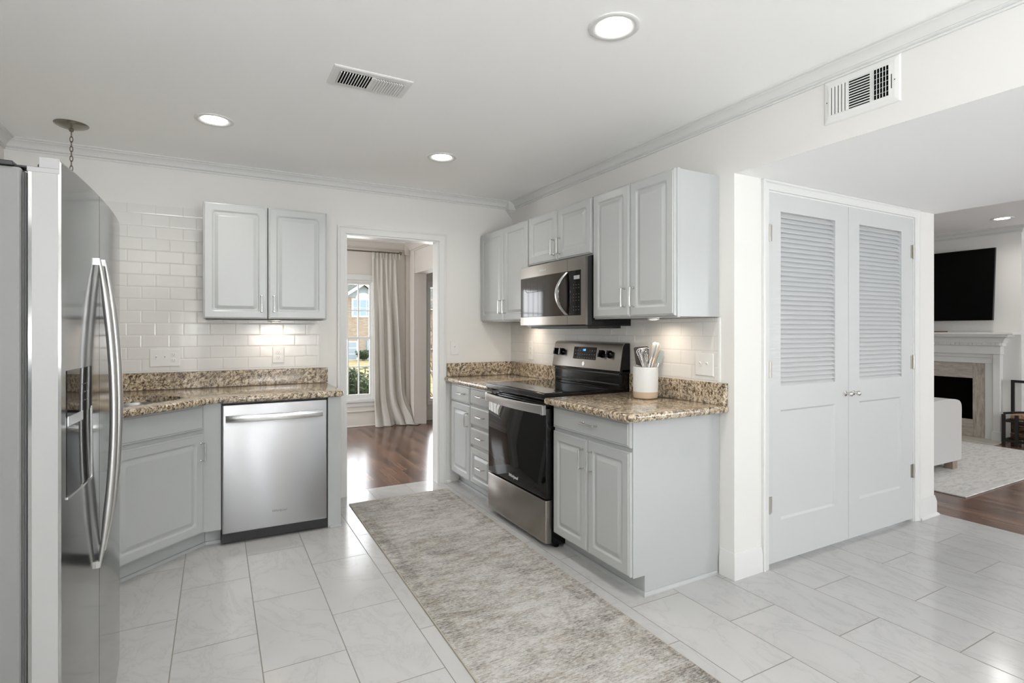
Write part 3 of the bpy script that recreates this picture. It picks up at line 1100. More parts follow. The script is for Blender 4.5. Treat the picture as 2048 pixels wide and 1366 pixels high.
CABG = None
Ur, Nr = (0, -1, 0), (-1, 0, 0)      # stove wall fronts: a runs towards the camera
Ub, Nb = (1, 0, 0), (0, -1, 0)       # back wall fronts

# left upper
r = thing('wall_cabinet', (-2.085, -0.155, 1.388), 'light grey two-door wall cabinet on the tiled wall above the dishwasher', 'cabinet')
mb = MB().box(-2.458, -1.720, -0.31, -0.012, 1.386, 2.150)
mb.box(-2.458, -1.70, -0.31, -0.29, 1.386, 2.155)
mb.build('cabinet_box', 'cabinet_paint', r, bevel=0.0015)
door_part(r, (-2.472, -0.311, 1.392), Ub, Nb, 0.384, 0.765, cab_prof(), (0.384 - 0.038, 0.104, 0.105, True))
door_part(r, (-2.083, -0.311, 1.392), Ub, Nb, 0.384, 0.765, cab_prof(), (0.034, 0.104, 0.105, True))
UZ = 2.158


def upper(y0, y1, z0, splits, label, hz):
    r = thing('wall_cabinet', (-0.155, (y0 + y1) / 2, z0), label, 'cabinet')
    mb = MB().box(-0.31, -0.001, y1 + 0.001, y0 - 0.001, z0, UZ - 0.004)
    mb.box(-0.312, -0.292, y1 + 0.0005, y0 - 0.0005, z0 - 0.004, UZ)
    mb.build('cabinet_box', 'cabinet_paint', r, bevel=0.0015)
    ys = [y0 - 0.004] + splits + [y1 + 0.004]
    for k in range(2):
        w = ys[k] - ys[k + 1] - 0.004
        hx = w - 0.036 if k == 0 else 0.036
        door_part(r, (-0.313, ys[k] - 0.002, z0 + 0.004), Ur, Nr, w, UZ - z0 - 0.008, cab_prof(), (hx, hz, 0.105, True))
    return r


upper(-0.02, -0.852, 1.388, [-0.457], 'light grey two-door wall cabinet in the corner left of the microwave', 0.115)
upper(-0.854, -1.647, 1.795, [-1.252], 'short light grey wall cabinet directly above the microwave', 0.095)
upper(-1.649, -2.345, 1.388, [-1.998], 'tall light grey wall cabinet above the utensil crock, nearest the hall', 0.112)

# base cabinets, stove wall
r = thing('base_cabinet', (-0.31, -0.44, 0.0), 'grey base cabinet with four drawers and one door, left of the range', 'cabinet')
mb = MB().box(-0.61, -0.012, -0.851, -0.03, 0.10, 0.874)
mb.build('cabinet_box', 'cabinet_paint', r, bevel=0.0015)
mb = MB().box(-0.535, -0.012, -0.851, -0.03, 0.0, 0.10).box(-0.548, -0.535, -0.851, -0.03, 0.0, 0.018)
mb.build('toe_kick', 'cabinet_paint', r)
door_part(r, (-0.611, -0.062, 0.722), Ur, Nr, 0.385, 0.142, drawer_prof(), (0.235, 0.075, 0.10, False), 'drawer')
door_part(r, (-0.611, -0.062, 0.112), Ur, Nr, 0.385, 0.602, cab_prof(), (0.352, 0.485, 0.105, True))
for z0, z1, pr in ((0.730, 0.866, drawer_prof()), (0.568, 0.715, drawer_prof()), (0.410, 0.548, drawer_prof()), (0.112, 0.392, cab_prof(stile=0.056))):
    door_part(r, (-0.611, -0.455, z0), Ur, Nr, 0.388, z1 - z0, pr, (0.215, (z1 - z0) / 2 + 0.01, 0.10, False), 'drawer')

r = thing('base_cabinet', (-0.31, -2.0, 0.0), 'grey base cabinet with one wide drawer over two doors, right of the range', 'cabinet')
mb = MB().box(-0.61, -0.002, -2.345, -1.650, 0.10, 0.874)
mb.build('cabinet_box', 'cabinet_paint', r, bevel=0.0015)
mb = MB().box(-0.535, -0.002, -2.345, -1.650, 0.0, 0.101)
crown_run(mb, -0.535, -1.65, -0.535, -2.345, -1, 0, 0, 0, -1, [(a * 0.5, b) for a, b in SHOE])
crown_run(mb, -0.535, -2.345, -0.03, -2.345, 0, -1, 0, -1, 0, [(a * 0.5, b) for a, b in SHOE])
mb.build('toe_kick', 'cabinet_paint', r)
door_part(r, (-0.611, -1.658, 0.738), Ur, Nr, 0.682, 0.130, drawer_prof(), (0.368, 0.070, 0.115, False), 'drawer')
door_part(r, (-0.611, -1.658, 0.106), Ur, Nr, 0.337, 0.612, cab_prof(), (0.337 - 0.034, 0.505, 0.105, True))
door_part(r, (-0.611, -1.999, 0.106), Ur, Nr, 0.341, 0.612, cab_prof(), (0.040, 0.505, 0.105, True))

# corner sink base and left run
P1 = Vector((-2.463, -0.636, 0))
DU = Vector((-0.729, -0.685, 0)).normalized()        # along the diagonal face, away from the dishwasher
DN = Vector((DU.y, -DU.x, 0))                        # out of the face
if DN.y > 0: DN = -DN
LEN = 0.60
P2 = P1 + DU * LEN
r = thing('base_cabinet', (-2.95, -0.5, 0.0), 'grey angled corner sink cabinet with one door under a false drawer front', 'cabinet')
poly = [(-2.372, -0.012), (-2.372, -0.61), (P1.x, P1.y), (P2.x, P2.y), (P2.x, -1.75), (-3.518, -1.75), (-3.518, -0.012)]
# carcass walls (open on top so that the sink bowl can hang inside)
mb = MB()
mb.box(-2.39, -2.370, -0.632, -0.012, 0.10, 0.874)
mb.box(P1.x, -2.372, -0.633, -0.615, 0.10, 0.874)
mb.obox(P1, DU, (0, 0, 1), DN, -0.004, LEN, 0.10, 0.874, -0.018, 0.0)
mb.box(P2.x - 0.018, P2.x, -1.75, P2.y, 0.10, 0.874)
mb.box(-3.518, -2.372, -0.30, -0.012, 0.10, 0.12)
mb.build('cabinet_box', 'cabinet_paint', r)
mb = MB()
T1 = Vector((-2.453, -0.571, 0))
mb.obox(T1, DU, (0, 0, 1), DN, -0.004, LEN, 0.0, 0.099, -0.030, -0.012)
mb.obox(T1, DU, (0, 0, 1), DN, -0.004, LEN, 0.0, 0.018, -0.012, 0.0)
mb.box(T1.x - 0.004, -2.372, -0.560, -0.545, 0.0, 0.099)
mb.box(T1.x - 0.002, -2.372, -0.572, -0.560, 0.0, 0.018)
mb.build('toe_kick', 'cabinet_paint', r)
Ud = tuple(-DU)
O = P1 + DU * 0.575 + DN * 0.001
door_part(r, O + Vector((0, 0, 0.108)), Ud, tuple(DN), 0.560, 0.592, cab_prof(rr=0.022), (0.560 - 0.022, 0.485, 0.105, True))
door_part(r, O + Vector((0, 0, 0.722)), Ud, tuple(DN), 0.560, 0.146, drawer_prof(), None, 'drawer')

# end panel right of the dishwasher
mb = MB().box(-1.745, -1.661, -0.640, -0.012, 0.0, 0.874)
mb.box(-1.735, -1.656, -0.652, -0.640, 0.0, 0.018)
tag(mb.build('end_panel', 'cabinet_paint', bevel=0.002), 'narrow grey end panel standing between the dishwasher and the doorway', 'cabinet panel')

# ------------------------------------------------------------------ countertops


def offset_poly(poly, d):
    n = len(poly)
    out = []
    for i in range(n):
        p0, p1, p2 = Vector(poly[i - 1]), Vector(poly[i]), Vector(poly[(i + 1) % n])
        e1, e2 = (p1 - p0).normalized(), (p2 - p1).normalized()
        n1, n2 = Vector((-e1.y, e1.x)), Vector((-e2.y, e2.x))
        m = (n1 + n2)
        m = m / max(0.3, m.dot(n1)) if m.length > 1e-6 else n1
        m = n1 if m.length < 1e-6 else m
        out.append((p1.x + m.x * d, p1.y + m.y * d))
    return out


def area2(p):
    return sum(p[i - 1][0] * p[i][1] - p[i][0] * p[i - 1][1] for i in range(len(p)))


def slab(name, poly, z0, z1, mat, parent, hole=None, edge=0.012):
    if area2(poly) < 0: poly = poly[::-1]
    bm = bmesh.new()
    n = len(poly)
    rings = []
    R = edge
    for ins, z in ((R * 0.8, z0), (R * 0.25, z0 + R * 0.35), (0, z0 + R), (0, z1 - R), (R * 0.25, z1 - R * 0.35), (R * 0.55, z1 - R * 0.12), (R, z1)):
        rings.append([bm.verts.new((x, y, z)) for x, y in offset_poly(poly, ins)])
    for a, b in zip(rings, rings[1:]):
        for i in range(n):
            j = (i + 1) % n
            bm.faces.new((a[i], a[j], b[j], b[i]))
    for ring, z in ((rings[0], z0), (rings[-1], z1)):
        edges = [bm.edges.get((ring[i], ring[(i + 1) % n])) for i in range(n)]
        if hole:
            hv = [bm.verts.new((x, y, z)) for x, y in hole]
            edges += [bm.edges.new((hv[i], hv[(i + 1) % len(hv)])) for i in range(len(hv))]
            if z == z0: hb = hv
            else: ht = hv
        bmesh.ops.triangle_fill(bm, use_beauty=True, edges=edges)
    if hole:
        for i in range(len(hb)):
            j = (i + 1) % len(hb)
            bm.faces.new((hb[i], hb[j], ht[j], ht[i]))
    bmesh.ops.recalc_face_normals(bm, faces=bm.faces)
    me = bpy.data.meshes.new(name)
    r = parent
    origin = r.location.copy() if r else Vector()
    bmesh.ops.translate(bm, vec=-origin, verts=bm.verts)
    bm.to_mesh(me)
    bm.free()
    for p in me.polygons: p.use_smooth = True
    me.set_sharp_from_angle(angle=math.radians(40))
    me.materials.append(M[mat])
    o = bpy.data.objects.new(name, me)
    COL.objects.link(o)
    if parent: o.parent = parent
    return o


def arc(cx, cy, r, a0, a1, n=5):
    return [(cx + r * math.cos(math.radians(a0 + (a1 - a0) * k / n)), cy + r * math.sin(math.radians(a0 + (a1 - a0) * k / n))) for k in range(n + 1)]


CT0, CT1 = 0.875, 0.914
# left countertop with sink cut-out
F1 = P1 + DN * 0.080
# front edge meets y=-0.69
k1 = (-0.692 - F1.y) / DU.y
Q1 = F1 + DU * k1
Q2 = F1 + DU * (LEN - 0.02)
polyL = [(-1.645, -0.012)] + [(-1.645, -0.60)] + arc(-1.695, -0.642, 0.05, 0, -90, 5)[1:] + [(Q1.x, Q1.y), (Q2.x, Q2.y), (Q2.x, -1.78), (-3.520, -1.78), (-3.520, -0.012)]
sp = Vector((-0.7071, -0.7071))          # towards the camera-left along the sink
sq = Vector((-0.7071, 0.7071))           # towards the corner
hc = Vector((-2.894, -0.702))
HW, HD = 0.335, 0.215
hole = []
for k in range(28):
    a = 2 * PI * k / 28
    ca, sa = math.cos(a), math.sin(a)
    e = 0.55
    u_ = HW * math.copysign(abs(ca) ** e, ca)
    v_ = HD * math.copysign(abs(sa) ** e, sa)
    p = hc + sp * u_ + sq * v_
    hole.append((p.x, p.y))
r = thing('countertop', (-2.6, -0.4, CT0), 'speckled brown granite countertop with the corner sink, over the dishwasher', 'countertop')
slab('worktop', polyL, CT0, CT1, 'granite', r, hole)
MB().box(-3.52, -1.640, -0.0335, -0.0125, CT1 + 0.0005, 1.028).build('backsplash', 'granite', r, bevel=0.002)

r = thing('kitchen_sink', (hc.x, hc.y, 0.7), 'brushed steel undermount sink bowl set in the corner countertop', 'sink')


def hring(s, z):
    return [(hc.x + (x - hc.x) * s, hc.y + (y - hc.y) * s, z) for x, y in hole]


mb = MB()
mb.loft([hring(1.02, 0.8740), hring(1.0, 0.8740), hring(0.985, 0.86), hring(0.96, 0.72), hring(0.90, 0.70), hring(0.12, 0.692)], True, False, True)
mb.build('bowl', 'stainless_x', r, smooth=50, flip_fix=False)
MB().lathe([(0.055, 0), (0.055, 0.004), (0.04, 0.003), (0.005, 0.001)], (hc.x, hc.y, 0.694), 20).build('drain', 'nickel', r, smooth=40)

# stove wall countertops
r = thing('countertop', (-0.34, -0.43, CT0), 'granite countertop in the far corner, left of the range', 'countertop')
slab('worktop', [(-0.012, -0.012), (-0.012, -0.852), (-0.672, -0.852), (-0.672, -0.012)], CT0, CT1, 'granite', r)
MB().box(-0.0335, -0.0125, -0.852, -0.0345, CT1 + 0.0005, 1.030).build('backsplash', 'granite', r, bevel=0.002)
MB().box(-0.648, -0.0125, -0.0335, -0.0125, CT1 + 0.0005, 1.030).build('backsplash', 'granite', r, bevel=0.002)
r = thing('countertop', (-0.34, -2.02, CT0), 'granite countertop right of the range carrying the utensil crock', 'countertop')
slab('worktop', [(-0.001, -1.650), (-0.001, -2.405), (-0.62, -2.405)] + arc(-0.655, -2.375, 0.03, 270, 180, 4) + [(-0.685, -1.650)], CT0, CT1, 'granite', r)
MB().box(-0.0335, -0.0125, -2.352, -1.652, CT1 + 0.0005, 1.032).box(-0.0335, -0.001, -2.402, -2.352, CT1 + 0.0005, 1.032).build('backsplash', 'granite', r, bevel=0.002)

# tile
mb = MB().box(-3.528, -1.700, -0.0115, -0.0005, 1.029, 2.160)
tag(mb.build('tile_backsplash', 'subway_back'), 'white subway tile covering the back wall behind the sink and cabinet', 'backsplash')
mb = MB().box(-0.0115, -0.0005, -2.343, -0.001, 1.031, 1.384)
tb = tag(mb.build('tile_backsplash', 'subway_right'), 'white subway tile behind the range, below the stove wall cabinets', 'backsplash')
mb = MB().box(-0.0135, -0.0005, -2.356, -2.344, 1.033, 1.384)
mb.build('edge_trim', 'white_plastic', tb)

# ------------------------------------------------------------------ writing


def text_part(s, size, loc, rot, mat, parent, name='lettering', depth=0.0004, align='CENTER', shear=0.0, width=1.0):
    cu = bpy.data.curves.new('t', 'FONT')
    cu.body = s
    cu.size = size
    cu.extrude = depth
    cu.shear = shear
    cu.align_x = align
    cu.align_y = 'CENTER'
    tmp = bpy.data.objects.new('t', cu)
    COL.objects.link(tmp)
    dg = bpy.context.evaluated_depsgraph_get()
    me = bpy.data.meshes.new_from_object(tmp.evaluated_get(dg))
    bpy.data.objects.remove(tmp)
    bpy.data.curves.remove(cu)
    me.materials.clear()
    me.materials.append(M[mat])
    r = parent
    while r.parent is not None: r = r.parent
    T = Matrix.Translation(Vector(loc) - r.location) @ rot.to_4x4() @ Matrix.Diagonal((width, 1, 1, 1))
    me.transform(T)
    me.name = name
    o = bpy.data.objects.new(name, me)
    COL.objects.link(o)
    o.parent = parent
    return o


def frame_rot(U, V):
    U, V = Vector(U), Vector(V)
    return Matrix((U, V, U.cross(V))).transposed()


ROT_BACK = frame_rot((1, 0, 0), (0, 0, 1))           # text read on faces looking to -y
ROT_RIGHT = frame_rot((0, -1, 0), (0, 0, 1))         # text read on faces looking to -x

# ------------------------------------------------------------------ dishwasher
r = thing('dishwasher', (-2.06, -0.33, 0.0), 'stainless steel dishwasher under the granite counter', 'dishwasher')
MB().box(-2.368, -1.749, -0.60, -0.03, 0.012, 0.866).build('tub', 'black_plastic', r)
mb = MB()
O = (-2.3655, -0.606, 0.072)
panel(mb, O, Ub, Nb, 0.612, 0.786, [(0.0, 0.0, 0.003), (0.0, 0.042, 0.004), (0.002, 0.0455, 0.005), (0.005, 0.047, 0.006)])
mb.build('door', 'stainless_x', r, smooth=30)
mb = MB()
pts = []
ring = []
for k in range(25):
    f = k / 24
    xx = -2.346 + f * 0.562
    out = 0.026 + 0.030 * (1 - (2 * f - 1) ** 2)
    yy = -0.653 - out
    zz = 0.775
    ring.append([(xx, yy + 0.010, zz - 0.020), (xx, yy + 0.002, zz - 0.021), (xx, yy, zz - 0.018), (xx, yy, zz + 0.018), (xx, yy + 0.002, zz + 0.021), (xx, yy + 0.010, zz + 0.020)])
mb.loft(ring)
for xx in (-2.346, -1.796):
    mb.box(xx, xx + 0.012, -0.678, -0.650, 0.757, 0.793)
mb.build('handle', 'stainless_bright', r, smooth=35)
MB().box(-2.368, -1.749, -0.632, -0.600, 0.012, 0.068).box(-2.366, -1.751, -0.628, -0.601, 0.068, 0.0715).build('kick_plate', 'black_plastic', r)
text_part('Whirlpool', 0.021, (-2.045, -0.6535, 0.172), ROT_BACK, 'logo_grey', r, 'logo', shear=0.25)

# ------------------------------------------------------------------ range
RY0, RY1 = -0.856, -1.646
r = thing('range', (-0.33, -1.25, 0.0), 'stainless and black freestanding electric range with a glass cooktop', 'oven')
mb = MB().box(-0.625, -0.02, RY1, RY0, 0.02, 0.898)
for yy in (RY0 - 0.03, RY1 + 0.03):
    mb.lathe([(0.018, -0.02), (0.018, 0.001)], (-0.58, yy, 0.0205), 12)
mb.build('body', 'black_enamel', r)
mb = MB().box(-0.684, -0.085, RY1 - 0.004, RY0 + 0.004, 0.900, 0.936)
mb.build('cooktop', 'black_enamel', r, bevel=0.006, segs=3)
mb = MB().box(-0.668, -0.105, RY1 + 0.012, RY0 - 0.012, 0.9362, 0.9385)
mb.build('cooktop_glass', 'black_glass', r)
# oven door
mb = MB()
W_ = RY0 - RY1 - 0.008
panel(mb, (-0.626, RY0 - 0.004, 0.300), Ur, Nr, W_, 0.560, [(0, 0, 0.003), (0, 0.034, 0.004), (0.003, 0.040, 0.006), (0.006, 0.041, 0.006)])
d = mb.build('oven_door', 'black_glass', r, smooth=30)
text_part('Whirlpool', 0.030, (-0.6685, -1.235, 0.345), ROT_RIGHT, 'logo_light', d, 'logo', shear=0.25)
# strip behind the handle
MB().box(-0.669, -0.640, RY1 + 0.004, RY0 - 0.004, 0.843, 0.862).build('door_top_trim', 'black_enamel', r)
mb = MB()
ring = []
for k in range(25):
    f = k / 24
    yy = RY0 - 0.004 - f * (W_ - 0.004)
    out = 0.022 + 0.034 * (1 - (2 * f - 1) ** 2)
    xx = -0.668 - out
    z0, z1 = 0.812, 0.866
    ring.append([(xx + 0.012, yy, z0), (xx + 0.002, yy, z0), (xx, yy, z0 + 0.003), (xx, yy, z1 - 0.004), (xx + 0.004, yy, z1), (xx + 0.014, yy, z1)])
mb.loft(ring)
h = mb.build('handle', 'stainless_z', r, smooth=35)
for y_ in (RY0 - 0.004, RY1 + 0.036):
    MB().box(-0.692, -0.668, y_ - 0.032, y_, 0.808, 0.868).build('handle_bracket', 'stainless_bright', h, bevel=0.002)
# storage drawer
mb = MB()
panel(mb, (-0.626, RY0 - 0.002, 0.034), Ur, Nr, W_, 0.258, [(0, 0, 0.002), (0, 0.036, 0.003), (0.002, 0.042, 0.004), (0.006, 0.044, 0.005)])
mb.build('storage_drawer', 'stainless_y', r, smooth=30)
# backguard
mb = MB()
mb.box(-0.088, -0.02, RY1, RY0, 0.898, 1.060)
pts = [(-0.020, 1.040), (-0.105, 1.040), (-0.108, 1.052), (-0.082, 1.212), (-0.070, 1.228), (-0.020, 1.230)]
mb.loft([[(a, RY0, b) for a, b in pts], [(a, RY1, b) for a, b in pts]])
mb.build('backguard', 'black_enamel', r, bevel=0.003)
mb = MB()
# stainless fascia: rounded at top, wraps sides slightly
fo = [(-0.106, 1.042), (-0.111, 1.050), (-0.0855, 1.210), (-0.078, 1.226), (-0.060, 1.2335), (-0.030, 1.2345), (-0.030, 1.231), (-0.060, 1.230), (-0.075, 1.222), (-0.082, 1.208), (-0.107, 1.050), (-0.102, 1.042)]
mb.loft([[(a, RY0 + 0.003, b) for a, b in fo], [(a, RY1 - 0.003, b) for a, b in fo]])
fas = mb.build('control_panel', 'stainless_y', r, smooth=35)
# frame on the slanted panel
fv = Vector((0.0255, 0, 0.160)).normalized()
fn = Vector((-0.160, 0, 0.0255)).normalized()


def on_panel(y, s):
    return Vector((-0.111, y, 1.050)) + fv * s


mb = MB()
mb.obox(on_panel(-1.118, 0.060), (0, -1, 0), fv, fn, 0, 0.265, 0, 0.088, 0, 0.0015)
disp = mb.build('display_panel', 'black_glass', r)
text_part('1:08', 0.020, on_panel(-1.243, 0.126) + fn * 0.002, frame_rot((0, -1, 0), fv), 'clock_digit', disp, 'clock_digits')
mb = MB()
for i in range(9):
    for j in range(3):
        if i in (3, 4, 5) and j == 2: continue
        mb.obox(on_panel(-1.118 - 0.018 - i * 0.028, 0.068 + j * 0.026), (0, -1, 0), fv, fn, 0, 0.012, 0, 0.004, 0.0015, 0.0018)
mb.build('keypad_print', 'key_print', disp)
for y_ in (-0.905, -0.975, -1.450, -1.530):
    c = on_panel(y_, 0.105)
    mb = MB()
    prof = [(0.0, 0.026), (0.004, 0.027), (0.014, 0.024), (0.018, 0.022)]
    rings = []
    u_ = Vector((0, -1, 0))
    for n_, rr in prof:
        rings.append([c + fn * n_ + (u_ * math.cos(2 * PI * k / 24) + fv * math.sin(2 * PI * k / 24)) * rr for k in range(24)])
    mb.loft(rings)
    mb.obox(c, (0, -1, 0), fv, fn, -0.007, 0.007, -0.024, 0.024, 0.016, 0.036)
    kn = mb.build('knob', 'black_enamel', r, smooth=40)
    MB().obox(c, (0, -1, 0), fv, fn, -0.0015, 0.0015, 0.0, 0.023, 0.0361, 0.0366).build('pointer', 'logo_light', kn)
c = on_panel(-1.25, 0.028)
mb = MB()
rings = []
for n_, rr in ((0, 0.016), (0.0015, 0.016), (0.002, 0.014)):
    rings.append([c + fn * n_ + (Vector((0, -1, 0)) * math.cos(2 * PI * k / 24) + fv * math.sin(2 * PI * k / 24)) * rr for k in range(24)])
mb.loft(rings)
mb.build('badge', 'stainless_bright', r)
mb = MB()
mb.box(-0.096, -0.088, RY1 + 0.02, RY0 - 0.02, 0.955, 0.963)
mb.box(-0.104, -0.088, RY1 + 0.01, RY0 - 0.01, 1.022, 1.032)
mb.build('vent_trim', 'black_plastic', r, bevel=0.002)

# ------------------------------------------------------------------ microwave
MY0, MY1, MZ0, MZ1 = -0.843, -1.657, 1.350, 1.778
r = thing('microwave', (-0.2, -1.25, MZ0), 'stainless over-the-range microwave with a curved handle', 'microwave')
mb = MB().box(-0.335, -0.014, -1.6455, -0.8555, MZ0 - 0.006, 1.386).box(-0.335, -0.315, MY1 + 0.003, MY0 - 0.003, 1.386, 1.786)
mb.box(-0.315, -0.014, -1.6455, -0.8555, 1.386, 1.7905)
mb.build('body', 'black_enamel', r)
mb = MB()
mb.box(-0.372, -0.336, MY1 + 0.002, MY0 - 0.002, MZ0, MZ1)
mb.build('door_core', 'black_plastic', r)
# face: stainless frame, slightly bowed
WM = MY0 - MY1


def mx_at(y):
    f = (y - MY0) / (MY1 - MY0)
    return -0.388 - 0.012 * (1 - (2 * f - 1) ** 2)


def band(y0, y1, z0, z1, n=16, th=0.016):
    mb = MB()
    rings = []
    for k in range(n + 1):
        y = y0 + (y1 - y0) * k / n
        xx = mx_at(y)
        rings.append([(xx + th, y, z0), (xx + 0.002, y, z0), (xx, y, z0 + 0.002), (xx, y, z1 - 0.002), (xx + 0.002, y, z1), (xx + th, y, z1)])
    mb.loft(rings)
    return mb


SEAM = -1.472
for (a, b, z0, z1) in ((MY0, SEAM + 0.001, 1.696, MZ1), (SEAM - 0.001, MY1 + 0.045, 1.696, MZ1), (MY0, SEAM + 0.001, MZ0, 1.412), (SEAM - 0.001, MY1 + 0.045, MZ0, 1.412), (MY1 + 0.045, MY1, MZ0, MZ1)):
    band(a, b, z0, z1).build('door_frame', 'stainless_y', r, smooth=30)
gd = band(MY0 - 0.004, SEAM + 0.0005, 1.412, 1.696, th=0.014)
g_ = gd.build('door_window', 'smoked_glass', r, smooth=30)
gd = band(SEAM - 0.0005, MY1 + 0.046, 1.412, 1.696, th=0.014)
kp = gd.build('control_panel', 'black_glass', r, smooth=30)
# wire rack seen through the dark glass
mb = MB()
xr = -0.4006
for (a, b) in (((-0.93, 1.676), (-0.93, 1.60)), ((-1.00, 1.672), (-1.00, 1.596)), ((-1.10, 1.66), (-1.10, 1.59)), ((-1.20, 1.672), (-1.20, 1.60))):
    mb.tube([(mx_at(a[0]) - 0.0002, a[0], a[1]), (mx_at(b[0]) - 0.0002, b[0], b[1])], 0.0012, 6)
mb.tube([(mx_at(y) - 0.0002, y, z) for y, z in ((-0.93, 1.60), (-0.95, 1.59), (-1.05, 1.588), (-1.18, 1.592), (-1.20, 1.60))], 0.0014, 6)
mb.build('rack', 'rack_wire', g_)
mb = MB()
for i in range(3):
    for j in range(9):
        if j in (2, 6): continue
        y = -1.535 - i * 0.026
        mb.box(mx_at(y) - 0.0006, mx_at(y) + 0.001, y - 0.007, y, 1.444 + j * 0.020, 1.4465 + j * 0.020)
mb.build('keypad_print', 'key_print', kp)
MB().box(mx_at(-1.56) - 0.0009, mx_at(-1.56) + 0.001, -1.60, -1.535, 1.640, 1.664).build('display', 'grey_plastic', kp)
text_part('Whirlpool', 0.020, (mx_at(-1.17) - 0.0005, -1.17, 1.733), ROT_RIGHT, 'logo_light', r, 'logo', shear=0.25)
mb = MB()
rings = []
for k in range(25):
    f = k / 24
    z = 1.415 + f * 0.275
    b = 1 - (2 * f - 1) ** 2
    x = -0.402 - 0.050 * b
    y = -1.470 + 0.048 * b
    w = 0.017
    rings.append([(x + 0.010, y - w, z), (x, y - w, z), (x - 0.004, y - w * 0.6, z), (x - 0.004, y + w * 0.6, z), (x, y + w, z), (x + 0.010, y + w, z)])
mb.loft(rings)
mb.build('handle', 'stainless_bright', r, smooth=40)
mb = MB().box(-0.33, -0.06, -1.60, -0.90, MZ0 - 0.022, MZ0 - 0.006)
mb.box(-0.30, -0.20, -1.55, -1.28, MZ0 - 0.024, MZ0 - 0.022)
mb.box(-0.30, -0.20, -1.22, -0.95, MZ0 - 0.024, MZ0 - 0.022)
mb.build('vent_base', 'black_plastic', r, bevel=0.004)

# ------------------------------------------------------------------ refrigerator
FX = -2.723          # door plane
FY0, FY1 = -2.720, -1.812
FS = -2.365          # seam between the doors
FZT = 1.725
r = thing('refrigerator', (-3.1, -2.27, 0.0), 'stainless side-by-side refrigerator with a water dispenser, at the left', 'refrigerator')
mb = MB().box(-3.47, -2.797, FY0 + 0.006, FY1 - 0.006, 0.03, 1.700)
mb.build('cabinet_body', 'fridge_side', r, bevel=0.008, segs=3)
MB().box(-3.42, -2.85, FY0 + 0.03, FY1 - 0.03, 0.0, 0.032).build('feet_rail', 'black_plastic', r)
MB().box(-2.797, -2.735, FY0 + 0.02, FY1 - 0.02, 0.006, 0.062).build('base_grille', 'black_plastic', r, bevel=0.004)


def bulge(y):
    f = (y - FY0) / (FY1 - FY0)
    return 0.020 * (1 - abs(2 * f - 1) ** 2.4)


def fridge_door(y0, y1, name):
    n = 14
    mb = MB()
    rings = []
    for k in range(n + 1):
        y = y0 + (y1 - y0) * k / n
        ed = min(y - y0, y1 - y)
        rnd = 0.0
        if y0 == FY0 and k == 0: rnd = 0.004
        x = FX + bulge(y)
        if y1 == FY1:
            tt = max(0, (y - (FY1 - 0.045)) / 0.045)
            x -= 0.022 * tt * tt
        top = FZT
        if y1 == FY1:
            tt = max(0, (y - (FY1 - 0.10)) / 0.10)
            top -= 0.020 * tt * tt
        xb = -2.784
        rings.append([(xb, y, 0.068), (x - 0.006, y, 0.068), (x, y, 0.074), (x, y, top - 0.008), (x - 0.006, y, top), (xb + 0.022, y, top), (xb + 0.022, y, top - 0.026), (xb, y, top - 0.026)])
    mb.loft(rings)
    return mb.build(name, 'stainless_door', r, smooth=25)


dl = fridge_door(FY0, FS - 0.002, 'freezer_door')
dr = fridge_door(FS + 0.002, FY1, 'refrigerator_door')
mb = MB()
mb.box(-2.777, -2.729, FY0 - 0.0012, FY0 + 0.0008, 0.075, 1.690)
mb.build('side_cladding', 'stainless_side', dl)
mb = MB()
mb.box(-2.786, FX - 0.003, FY0 - 0.002, FY0 + 0.012, 1.690, 1.7015)
mb.box(-2.764, FX - 0.003, FY0 - 0.002, FY0 + 0.012, 1.7014, 1.7262)
mb.build('top_cap', 'grey_plastic', dl, bevel=0.001)
for yy in (FY0 + 0.004, FY1 - 0.09):
    mb = MB()
    mb.box(-2.96, -2.812, yy, yy + 0.075, 1.7005, 1.712)
    mb.lathe([(0.017, 0), (0.017, 0.014), (0.013, 0.017)], (-2.757, yy + 0.03, 1.7005), 16)
    mb.box(-2.82, -2.757, yy + 0.01, yy + 0.05, 1.7005, 1.706)
    mb.build('hinge_cover', 'black_plastic', r, bevel=0.002)
mb = MB()
mb.box(-2.7965, -2.7845, FY0 + 0.012, FS - 0.01, 0.09, 1.688)
mb.box(-2.7965, -2.7845, FS + 0.01, FY1 - 0.012, 0.09, 1.688)
for xx in (-2.7945, -2.790):
    mb.tube([(xx, FY0 + 0.009, 0.09), (xx, FY0 + 0.009, 1.688)], 0.0022, 6)
mb.build('door_gasket', 'gasket_rubber', r)
# handles: two mirrored bows either side of the seam
for sgn, dpar in ((-1, dl), (1, dr)):
    mb = MB()
    rings = []
    z0_, z1_ = (0.622, 1.527)
    if sgn == 1: z0_, z1_ = 0.643, 1.532
    for k in range(33):
        f = k / 32
        z = z0_ + f * (z1_ - z0_)
        b = (1 - (2 * f - 1) ** 2)
        yc = FS + sgn * 0.042
        x = FX + bulge(yc) + 0.006 + 0.036 * b
        tp = 0.35 + 0.65 * min(1, 6 * min(f, 1 - f))
        w = 0.014 * tp
        ring = []
        for q in range(12):
            a = 2 * PI * q / 12
            ring.append((x + 0.011 * tp * math.cos(a), yc + w * math.sin(a) * 1.05, z))
        rings.append(ring)
    mb.loft(rings)
    for f in (0.0, 1.0):
        z = z0_ + f * (z1_ - z0_)
        yc = FS + sgn * 0.042
        mb.box(FX + bulge(yc) - 0.001, FX + bulge(yc) + 0.008, yc - 0.006, yc + 0.006, z if f == 0 else z - 0.02, z + 0.02 if f == 0 else z)
    mb.build('handle', 'stainless_z', dpar, smooth=40)
# dispenser in the freezer door
dy0, dy1 = -2.686, -2.474


def fx_at(y): return FX + bulge(y)


